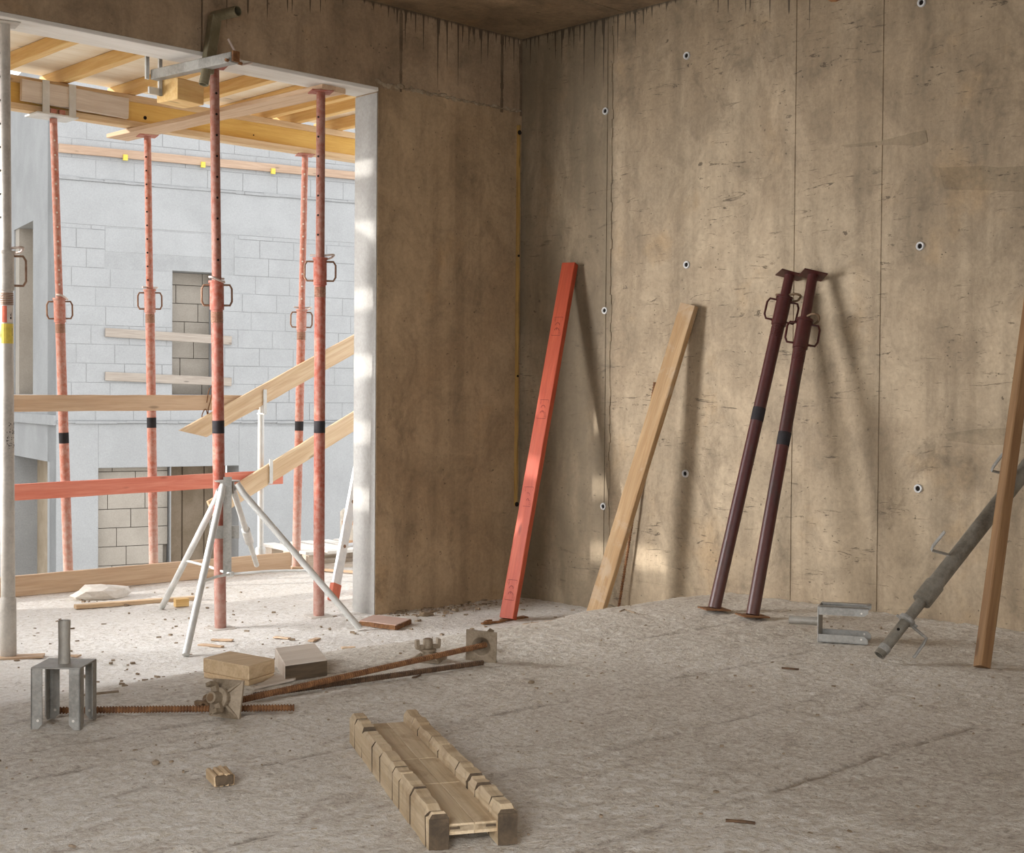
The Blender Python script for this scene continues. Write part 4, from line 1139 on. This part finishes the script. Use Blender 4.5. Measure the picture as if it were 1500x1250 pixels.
def flat_strip(pts, wdir, w, th):
    bm = B(); wd = V(wdir).normalized() * (w / 2); rows = []
    for i, p in enumerate(pts):
        d = (pts[min(i + 1, len(pts) - 1)] - pts[max(i - 1, 0)]).normalized(); nn = d.cross(wd).normalized() * (th / 2)
        rows.append([bm.verts.new(q) for q in (p - wd - nn, p + wd - nn, p + wd + nn, p - wd + nn)])
    for a, b in zip(rows[:-1], rows[1:]):
        for i in range(4): j = (i + 1) % 4; bm.faces.new((a[i], a[j], b[j], b[i]))
    bm.faces.new(rows[0][::-1]); bm.faces.new(rows[-1]); return bm


wl = gp.matrix_world.inverted().to_3x3() @ (FW * 0.9 + UP * 0.45)
for q in ([(1402, 817), (1386, 812), (1364, 806), (1367, 800), (1384, 779)], [(1496, 700), (1474, 694), (1452, 690), (1455, 684), (1469, 665)]):
    D = 5.49 if q[0][0] < 1450 else 5.64
    emit(flat_strip([img_local(x, y, D) for x, y in q], wl, 0.018, 0.004), 'bent_hook', M['galv'], gp)

# ------------------------------------------------------------------ beam fork heads (two of a kind)
def fork_head(name, label, m, tube_len=0.135, leg=0.182, s=0.0745):
    g = root(name, label, 'fork head', m, 'beam fork heads')
    bm = B(); box(bm, (-s, -s, 0), (s, s, 0.005), bev=0.0012); pl = emit(bm, 'plate', M['galv'], g)
    bm = B(); lathe(bm, [(0.0155, 0.02), (0.0155, 0.005), (0.0185, 0.005), (0.0172, tube_len * 0.5), (0.0185, tube_len - 0.004), (0.0182, tube_len), (0.015, tube_len), (0.015, 0.02)], 18); emit(bm, 'spigot', M['galv_dark'], g, smooth=True)
    for sx in (-1, 1):
        for sy in (-1, 1):
            bm = B(); w = 0.034; t = 0.004
            for along in (0, 1):
                pts = [(0, 0), (w, 0), (w, -leg + 0.016), (w - 0.014, -leg), (0, -leg)]
                vs0, vs1 = [], []
                for (u, z) in pts:
                    if along == 0: p = V((sx * (s - u), sy * s, z)); q = V((sx * (s - u), sy * (s - t), z))
                    else: p = V((sx * s, sy * (s - u), z)); q = V((sx * (s - t), sy * (s - u), z))
                    vs0.append(bm.verts.new(p)); vs1.append(bm.verts.new(q))
                bm.faces.new(vs0); bm.faces.new(vs1[::-1])
                for i in range(len(pts)): j = (i + 1) % len(pts); bm.faces.new((vs0[i], vs1[i], vs1[j], vs0[j]))
            lg = emit(bm, 'leg', M['galv'], g)
            bm = B(); cyl(bm, (sx * (s - 0.021), sy * (s + 0.0006), -leg + 0.027), (sx * (s - 0.021), sy * (s - t - 0.0006), -leg + 0.027), 0.0042, n=8); emit(bm, 'hole', M['cement'], lg)
    return g


c = (at_z(45, 984, 0.182) + at_z(141, 966, 0.182)) / 2
e = at_z(119, 985, 0.182) - at_z(45, 984, 0.182)
fork_head('fork_head', 'galvanised fork head standing upside down on its four legs at the left', T(c.x, c.y, 0.184) @ RZ(math.atan2(e.y, e.x)))
# lying one: plate faces left, legs point right
pc = (at_z(1199, 940, 0.004)); ydir = V((0.46, -0.89, 0)).normalized()
zax = -ydir; xax = V((0, 0, 1)); yax = zax.cross(xax)
m = Matrix((xax, yax, zax)).transposed().to_4x4()
m.translation = V((pc.x, pc.y, 0.0775)) + yax * 0.066 * (1 if yax.dot(FW) > 0 else -1)
fork_head('fork_head', 'galvanised fork head lying on its side by the right wall', m, 0.13, 0.2)

# ------------------------------------------------------------------ threaded bars and anchor nuts
def rod(label, a, b, r, mat):
    a, b = V(a), V(b)
    return tag(emit(rebar_bm((b - a).length, r), 'threaded_bar', M[mat], None, frame(a, b, (0, 0.2, 1), 'Z')), label, 'bar', 'threaded bars')


P1c = at_z(328, 1030, 0.05)
a = at_z(85, 1041, 0.012); b = at_z(431, 1037, 0.012)
rod('short rusty threaded bar lying from the standing fork head to the near plate', a, b, 0.0115, 'rust')
# anchor plates


def anchor(label, m, variant=0):
    g = root('anchor_plate', label, 'anchor plate', m, 'anchor plates with wing nuts')
    s = 0.06; n = 24
    bm = B()
    def sq(i, h):
        a = 2 * math.pi * i / n; c_, s_ = math.cos(a), math.sin(a); k = h / max(abs(c_), abs(s_)); return c_ * k, s_ * k
    rings = []
    prof = [('sq', s, 0.0), ('sq', s, 0.007), ('sq', s * 0.9, 0.010), ('c', 0.030, 0.021), ('c', 0.024, 0.036), ('c', 0.016, 0.038), ('c', 0.013, 0.034), ('c', 0.016, 0.026), ('c', 0.036, 0.001), ('c', 0.040, 0.0)]
    for kind, r, z in prof:
        ring = []
        for i in range(n):
            x, y = sq(i + 0.0, r) if kind == 'sq' else (r * math.cos(2 * math.pi * i / n), r * math.sin(2 * math.pi * i / n))
            ring.append(bm.verts.new((x, y, z)))
        rings.append(ring)
    rings.append(rings[0])
    for a_, b_ in zip(rings[:-1], rings[1:]):
        for i in range(n): j = (i + 1) % n; bm.faces.new((a_[i], a_[j], b_[j], b_[i]))
    pl = emit(bm, 'plate', M['cast'], g)
    for k in range(4):
        bm = B(); mm = RZ(math.pi / 4 + k * math.pi / 2)
        prism(bm, [(0.027, 0.018), (0.074, 0.008), (0.074, 0.013), (0.03, 0.032)], -0.003, 0.003, mm @ Matrix.Rotation(math.pi / 2, 4, 'X')); emit(bm, 'rib', M['cast'], pl)
        bm = B(); box(bm, (0.045, -0.0035, -0.002), (0.074, 0.0035, 0.001), mm); emit(bm, 'rib', M['cast'], pl)
    # wing nut: hub, flange and two upright lugs
    bm = B(); lathe(bm, [(0.0125, 0.036), (0.034, 0.037), (0.032, 0.044), (0.020, 0.048), (0.0185, 0.082), (0.0125, 0.084)], 18, None, True)
    nt = emit(bm, 'wing_nut', M['cast'], g, smooth=True)
    for sgn in (-1, 1):
        bm = B(); mm = RZ(0.4 if variant != 2 else -0.9)
        prism(bm, [(sgn * 0.017, 0.042), (sgn * 0.046, 0.044), (sgn * 0.050, 0.054), (sgn * 0.050, 0.080), (sgn * 0.038, 0.082), (sgn * 0.037, 0.060), (sgn * 0.018, 0.060)], -0.010, 0.010, mm @ Matrix.Rotation(math.pi / 2, 4, 'X'))
        bmesh.ops.recalc_face_normals(bm, faces=bm.faces); emit(bm, 'lug', M['cast'], nt)
    bm = B(); cyl(bm, (0, 0, 0.05), (0, 0, 0.0845), 0.0126, n=12); emit(bm, 'bore', M['cast_dark'], nt)
    return g


P2 = at_z(706, 946, 0.065)
# far plate stands on its edge, hollow face towards the bar
B0 = at_z(352, 1026, 0.030)
dirB = (P2 - B0).normalized()
rod('long rusty threaded bar running into the far anchor plate', B0, P2 + dirB * 0.03, 0.011, 'rust')
C0 = at_z(372, 1019, 0.012); C1 = at_z(707, 971, 0.012)
rod('dark threaded bar lying in front of the one in the far plate', C0, C1, 0.0105, 'rust_dark')
zax = V((0.70, 0.67, 0.22)).normalized(); zax = (dirB * 0.42 + FW * 0.72 + V((0, 0, 0.14))).normalized()
m = frame(P2 - zax * 0.012, P2 + zax, (0.10, 0, 1), 'Z')
anchor('dusty anchor plate on edge at the far end of the long rusty bar', m @ T(0, 0, 0.0), 1)
q = at_z(633, 972, 0.0)
anchor('dusty anchor plate lying flat, wing nut up, behind the long rusty bar', T(q.x + 0.02, q.y + 0.05, 0.002) @ RZ(0.6), 2)
zax = (-dirB * 0.8 - FW * 0.45 + V((0, 0, 0.30))).normalized()
P1 = at_z(333, 1024, 0.052)
m = frame(P1, P1 + zax, (0.15, 0.1, 1), 'Z')
anchor('dusty anchor plate propped over the near end of the rusty bars', m, 0)
# loose wing nut beside it
q = at_z(303, 1031, 0.014)
g = root('wing_nut', 'small rusty wing nut lying left of the near anchor plate', 'nut', T(q) @ RZ(0.5))
mm = Matrix.Rotation(1.35, 4, 'Y')
bm = B(); lathe(bm, [(0.009, -0.02), (0.018, -0.02), (0.019, 0.014), (0.026, 0.016), (0.026, 0.022), (0.009, 0.022)], 14, mm, True); emit(bm, 'hub', M['cast_dark'], g)
for s in (-1, 1):
    bm = B(); box(bm, (-0.01, s * 0.016 if s > 0 else -0.042, -0.008), (0.01, 0.042 if s > 0 else -0.016, 0.008), None, 0.003); emit(bm, 'lug', M['cast_dark'], g)

# ------------------------------------------------------------------ timber offcuts
c4 = [at_z(297, 994, 0.0), at_z(345, 1006, 0.0), at_z(402, 993, 0.0)]
x = (c4[1] - c4[0]); zt = 0.078
def quad_block(name, label, cat, corners, z0, z1, mat, split=False):
    o = sum(corners, V()) / len(corners); g = root(name, label, cat, T(o.x, o.y, z0))
    def lay(a, b, nm, k=1.0):
        bm = B(); cs = [((p - o) * k) for p in corners]
        prism(bm, [(p.x, p.y) for p in cs], a, b); bmesh.ops.bevel(bm, geom=list(bm.edges), offset=0.003, segments=1, affect='EDGES')
        emit(bm, nm, mat, g)
    if split: lay(0, (z1 - z0) * 0.28, 'split_layer'); lay((z1 - z0) * 0.285, z1 - z0, 'body', 1.015)
    else: lay(0, z1 - z0, 'body')
    return g


A0, A1, A2 = at_z(298, 993, 0), at_z(364, 1006, 0), at_z(402, 994, 0)
quad_block('timber_offcut', 'split yellowish timber offcut lying behind the near anchor plate', 'offcut', [A0, A1, A2, A0 + A2 - A1], 0.0, 0.07, M['block_wood'], True)
A0, A1 = at_z(417, 1000, 0), at_z(479, 991, 0)
bk = V((0.27, 0.34, 0)).normalized() * 0.2
g = quad_block('timber_offcut', 'greyed square timber offcut with dark end grain beside the rusty bars', 'offcut', [A0, A1, A1 + V((0.16, 0.30, 0)), A0 + V((0.16, 0.30, 0))], 0.0, 0.062, M['grey_wood'])
o_ = sum([A0, A1, A1 + V((0.16, 0.30, 0)), A0 + V((0.16, 0.30, 0))], V()) / 4
bm = B(); fm = frame(A0 - V((o_.x, o_.y, 0)), A1 - V((o_.x, o_.y, 0)), (0, 0, 1), 'X'); box(bm, (0.002, -0.0035, 0.002), ((A1 - A0).length - 0.002, 0.0, 0.057), fm); emit(bm, 'end_face', M['endgrain'], g)
A = [at_z(372, 1012, 0.001), at_z(430, 999, 0.001), at_z(450, 990, 0.001), at_z(405, 992, 0.001)]
A = [V((p.x, p.y, 0)) for p in A]; o_ = sum(A, V()) / 4
bm = B(); prism(bm, [((p - o_).x, (p - o_).y) for p in A], 0, 0.008); tag(emit(bm, 'wood_sliver', M['grey_wood'], None, T(o_.x, o_.y, 0.004)), 'flat wood sliver lying between the two timber offcuts', 'sliver')
# form-ply offcut by the tripod foot
A = [at_z(x_, y_, LOW + 0.02) for x_, y_ in ((527, 911), (580, 918), (601, 909), (548, 903))]; o_ = sum(A, V()) / 4
g = root('ply_offcut', 'pinkish form-ply offcut with ragged dark edge by the right tripod foot', 'offcut', T(o_.x, o_.y, LOW + 0.004))
bm = B(); prism(bm, [((p - o_).x, (p - o_).y) for p in A], 0.006, 0.024); emit(bm, 'sheet', M['ply_red'], g)
bm = B(); rr = random.Random(8)
for a_, b_ in ((A[0], A[1]), (A[1], A[2])):
    for i in range(9):
        p = a_.lerp(b_, (i + 0.5) / 9) - o_; w_ = (b_ - a_).length / 9
        fm = frame(p, p + (b_ - a_), (0, 0, 1), 'X'); box(bm, (-w_ * 0.5, -0.006 - rr.random() * 0.004, 0.018 - LOW * 0 - 0.02), (w_ * 0.5, 0.004, 0.021 - rr.random() * 0.003), T(0, 0, -p.z) @ fm)
emit(bm, 'ragged_edge', M['rust'], g)
# lath, small block and mortar lump near the left tripod foot
board('floor_lath', 'pale lath lying on the slab behind the left tripod foot', 'lath', at_z(110, 889, LOW + 0.012), at_z(287, 876, LOW + 0.012), 0.05, 0.022, (0, 0, 1), M['pine'], jit=0.002)
q = at_z(256, 890, LOW)
tag(emit(plank_bm(0.075, 0.05, 0.045, 2, 0.001), 'wood_chock', M['joist'], None, frame((q.x - 0.0, q.y, LOW + 0.026), (q.x + 0.08, q.y - 0.02, LOW + 0.026))), 'small wooden chock beside the left tripod foot', 'chock')


def lump(name, label, cat, p, sx, sy, sz, mat, seed=0, rot=0.0, sub=2, parent=None):
    rr = random.Random(seed); bm = B(); bmesh.ops.create_icosphere(bm, subdivisions=sub, radius=1.0)
    for v in bm.verts:
        k = 1 + rr.uniform(-0.16, 0.16); v.co = V((v.co.x * sx * k, v.co.y * sy * k, max(v.co.z * k, -0.35) * sz))
    o = emit(bm, name, mat, None, T(p[0], p[1], p[2] + sz * 0.33) @ RZ(rot)); return tag(o, label, cat)


q = at_z(160, 878, LOW)
lump('mortar_heap', 'pale spilled mortar heap against the toe board', 'mortar', (q.x, q.y + 0.1, LOW), 0.17, 0.12, 0.06, M['cement'], 3)

# ------------------------------------------------------------------ mitre box in the foreground
mb = [at_z(628, 1248, 0), at_z(752, 1237, 0)]
p_nl = at_z(628, 1248, 0.0); p_fl = at_z(512, 1088, 0.0)
ax = (p_fl - p_nl); Lm = ax.length; ax.normalize()
g = root('mitre_box', 'worn wooden mitre box with saw-cut sides lying in the foreground', 'mitre box', frame(p_nl, p_fl, (0, 0, 1), 'X'))
# local: x along the box away from the camera, y to its left (towards -), z up; right side lies at -y
Wb = 0.205; wt = 0.046; hb = 0.088
cuts = [0.05, 0.17, 0.30, 0.41, 0.55, 0.66, 0.80, 0.90]


def wall_piece(y0, y1, seed, nm):
    rr = random.Random(seed); bm = B()
    xs_ = [0.0]
    for c_ in cuts:
        c2 = (c_ + rr.uniform(-0.03, 0.03)) * Lm; xs_ += [c2 - 0.0045, c2 + 0.0045]
    xs_.append(Lm); wk = []
    for i in range(0, len(xs_), 2):
        a_, b_ = xs_[i], xs_[i + 1]
        n = 5; rows = []; ph = rr.uniform(-0.004, 0.002)
        for j in range(n + 1):
            u = a_ + (b_ - a_) * j / n; dh = ph + rr.uniform(-0.003, 0.002) - (rr.choice((0, 0, 0.007)) if j in (0, n) else 0); sl = 0.0
            jj = lambda: rr.uniform(-0.002, 0.002)
            rows.append([bm.verts.new(p) for p in ((u, y0, 0.0), (u, y1, 0.0), (u, y1 + jj(), hb * 0.8), (u, y1 - 0.008 + jj(), hb + dh), (u, y0 + 0.009 + jj(), hb + dh), (u, y0 + jj(), hb * 0.82))])
        for p, q in zip(rows[:-1], rows[1:]):
            for k in range(6): l = (k + 1) % 6; bm.faces.new((p[k], p[l], q[l], q[k]))
        fa = bm.faces.new(rows[0][::-1]); fb_ = bm.faces.new(rows[-1]); fa.material_index = fb_.material_index = 1
    # the uncut lower part under the saw kerfs
    o = emit(bm, nm, [M['aged'], M['endgrain']], g)
    bm = B(); box(bm, (0.002, y0 + 0.002, 0.001), (Lm - 0.002, y1 - 0.003, hb * 0.5)); emit(bm, 'kerf_bottom', M['endgrain'], o)
    bm = B(); box(bm, (-0.0015, y0 + 0.001, 0.001), (0.001, y1 - 0.001, hb * 0.8)); emit(bm, 'end_grain', M['endgrain'], o)
    return o


wall_piece(-wt, 0.0, 1, 'side_wall'); wall_piece(-Wb, -Wb + wt, 2, 'side_wall')
for j, (y0, y1) in enumerate(((-Wb + wt, -Wb + wt + 0.052), (-Wb + wt + 0.053, -wt))):
    bm = B(); xsl = [0.0, 0.33 * Lm, 0.335 * Lm, 0.57 * Lm, 0.575 * Lm, Lm - 0.01]
    for a_, b_ in ((0.008, 0.33), (0.335, 0.57), (0.5745, 0.985)): box(bm, (a_ * Lm, y0, 0.036), (b_ * Lm, y1, 0.0545), None, 0.0012)
    box(bm, (0.008 * Lm, y0, 0.03), (0.985 * Lm, y1, 0.050)); emit(bm, 'floor_board', M['aged'], g)
for y in (-Wb + wt + 0.004, -wt - 0.026):
    bm = B(); box(bm, (0.0075 * Lm - 0.002, y, 0.043), (0.03, y + 0.022, 0.0475)); emit(bm, 'finger_joint', M['endgrain'], g)

# ------------------------------------------------------------------ small pieces on the floor
q = at_z(327, 1152, 0)
cg = root('wood_chunk', 'small broken wood chunk lying alone in the left foreground', 'chunk', T(q.x, q.y, 0.003) @ RZ(1.25))
for k in range(4):
    y0 = -0.026 + k * 0.0135
    bm = B(); box(bm, (-0.012 - 0.004 * (k % 2), y0, 0), (0.075 - 0.008 * (k % 3), y0 + 0.0125, 0.036 - 0.005 * abs(k - 1.5)), None, 0.003)
    for v in bm.verts: v.co += V((random.uniform(-1, 1), random.uniform(-0.4, 0.4), random.uniform(-0.6, 0.6))) * 0.003
    emit(bm, 'layer', M['block_wood'], cg)
bm = B(); box(bm, (-0.0185, -0.023, 0.003), (-0.010, 0.024, 0.029), None, 0.003); emit(bm, 'broken_end', M['endgrain'], cg)
q = at_z(228, 1120, 0); lump('stone', 'small grey stone lying left of the broken wood chunk', 'stone', (q.x, q.y, 0), 0.013, 0.010, 0.011, M['chip'], 2, 0.4, 1)
q = at_z(251, 1117, 0); lump('stone', 'tiny dark pebble just right of the small grey stone', 'stone', (q.x, q.y, 0), 0.007, 0.006, 0.005, M['chip'], 5, 0.2, 1)


def stick(name, label, cat, pa, pb_, r, mat, mid=None, z=0.0):
    a_, b_ = at_z(*pa, z + r), at_z(*pb_, z + r); pts = [a_] + ([at_z(*mid, z + r)] if mid else []) + [b_]
    for p in pts: p.z = fz(p.x, p.y) + r + 0.003
    o_ = pts[0].copy(); bm = B(); wire(bm, [p - o_ for p in pts], r, 6)
    return tag(emit(bm, name, M[mat], None, T(o_)), label, cat)


stick('nail', 'dark nail lying on the floor below the lying fork head', 'nail', (1145, 980), (1170, 982), 0.004, 'rust_dark')
stick('dark_stick', 'dark splinter lying in the lower right foreground', 'splinter', (1063, 1204), (1106, 1208), 0.004, 'rust_dark', (1090, 1206))
stick('bent_twig', 'bent dark twig on the floor in front of the tan plank', 'twig', (908, 897), (930, 899), 0.004, 'chip', (915, 894))
stick('wire_scrap', 'short bent wire scrap in front of the dark bar', 'wire', (604, 994), (616, 990), 0.003, 'rust_dark', (610, 993))
stick('rod_scrap', 'thin flat scrap beside the standing fork head', 'scrap', (120, 1013), (174, 1011), 0.004, 'chip')
q = at_z(1010, 926 - 10, 0)
lump('clod', 'dark clod on the floor between mitre box and dark props', 'clod', (*at_z(778, 1001, 0).to_2d(), 0), 0.013, 0.012, 0.008, M['chip'], 7)
for i, (pa, pb_, lab) in enumerate([((292, 945), (326, 948), 'brown bark strip right of the near tripod foot'), ((310, 938), (341, 939), 'flat splinter in front of the clasped red prop'),
                                  ((104, 961), (116, 962), 'small splinter right of the grey left-edge prop'), ((402, 934), (424, 936), 'reddish splinter midway between prop and right tripod foot'),
                                  ((500, 950), (520, 949), 'olive chip on the floor behind the long bar'), ((455, 940), (466, 936), 'light chip beyond the grey timber offcut')]):
    a_, b_ = at_z(*pa, LOW + 0.006), at_z(*pb_, LOW + 0.006)
    a_.z = fz(a_.x, a_.y) + 0.008; b_.z = fz(b_.x, b_.y) + 0.008
    board('splinter', lab, 'splinter', a_, b_, 0.03, 0.007, (0, 0, 1), M['rail'], 'splinters by the opening', jit=0.003, seg=4)
# reddish scraps at the foot of the red plank
for pa, pb_, lab, w_ in [((735, 911), (770, 906), 'red splinter lying at the foot of the red plank', 0.04), ((706, 916), (738, 912), 'long reddish sliver left of the red plank foot', 0.025), ((711, 913), (719, 911), 'stubby rust-coloured scrap left of the red plank foot', 0.022)]:
    a_, b_ = at_z(*pa, -0.1), at_z(*pb_, -0.1)
    a_, b_ = at_z(*pa, fz(a_.x, a_.y)), at_z(*pb_, fz(b_.x, b_.y)); a_.z = fz(a_.x, a_.y) + 0.008; b_.z = fz(b_.x, b_.y) + 0.008
    board('red_scrap', lab, 'scrap', a_, b_, w_, 0.009, (0, 0, 1), M['rust'], 'scraps by the red plank', jit=0.003, seg=4)
q = at_z(852, 891, -0.06)
tag(emit(plank_bm(0.13, 0.07, 0.03, 4, 0.002), 'foam_offcut', M['soffit'], None, frame((q.x - 0.02, q.y, -0.115), (q.x + 0.1, q.y - 0.06, -0.10))), 'pale foam offcut at the foot of the tan plank', 'offcut')
stick('thin_batten', 'thin pale batten on the recess floor left of the tan plank', 'batten', (766, 904), (850, 894), 0.006, 'pine', None, -0.15)
for (px, py, w_, lab) in [(622, 902, 0.05, 'small flat stone at the base of the pier'), (587, 897, 0.02, 'pebble at the pier base above the ply offcut'), (700, 880, 0.07, 'dark mortar clod in the shadowed corner')]:
    q = at_z(px, py, LOW); lump('stone', lab, 'stone', (q.x, q.y - 0.02, LOW), w_, w_ * 0.5, w_ * 0.35, M['chip'], px)

# grit and crumbs too small to tell apart
rr = random.Random(21); bm = B()


def crumb(x, y, s):
    z = fz(x, y); mm = T(x, y, z + s * 0.25) @ RZ(rr.uniform(0, 6)) @ Matrix.Rotation(rr.uniform(-0.4, 0.4), 4, 'X')
    box(bm, (-s, -s * rr.uniform(0.3, 0.9), -s * 0.4), (s, s * rr.uniform(0.3, 0.9), s * rr.uniform(0.2, 0.6)), mm)


for i in range(520):
    x = rr.uniform(-3.4, -0.05); y = rr.uniform(-1.6, 1.6)
    if x > -1.1 and y > -0.02: continue
    crumb(x, y, 0.003 + 0.010 * rr.random() ** 3)
for i in range(160): crumb(rr.uniform(-1.05, -0.05), -0.01 - abs(rr.gauss(0, 0.12)), 0.004 + 0.016 * rr.random() ** 3)
for i in range(420): crumb(rr.uniform(-4.8, -0.1), rr.uniform(-4.4, -1.7), 0.002 + 0.005 * rr.random() ** 3)
tag(emit(bm, 'grit', M['chip']), 'brown grit and crumbs scattered over the dusty floor', 'grit', kind='stuff')
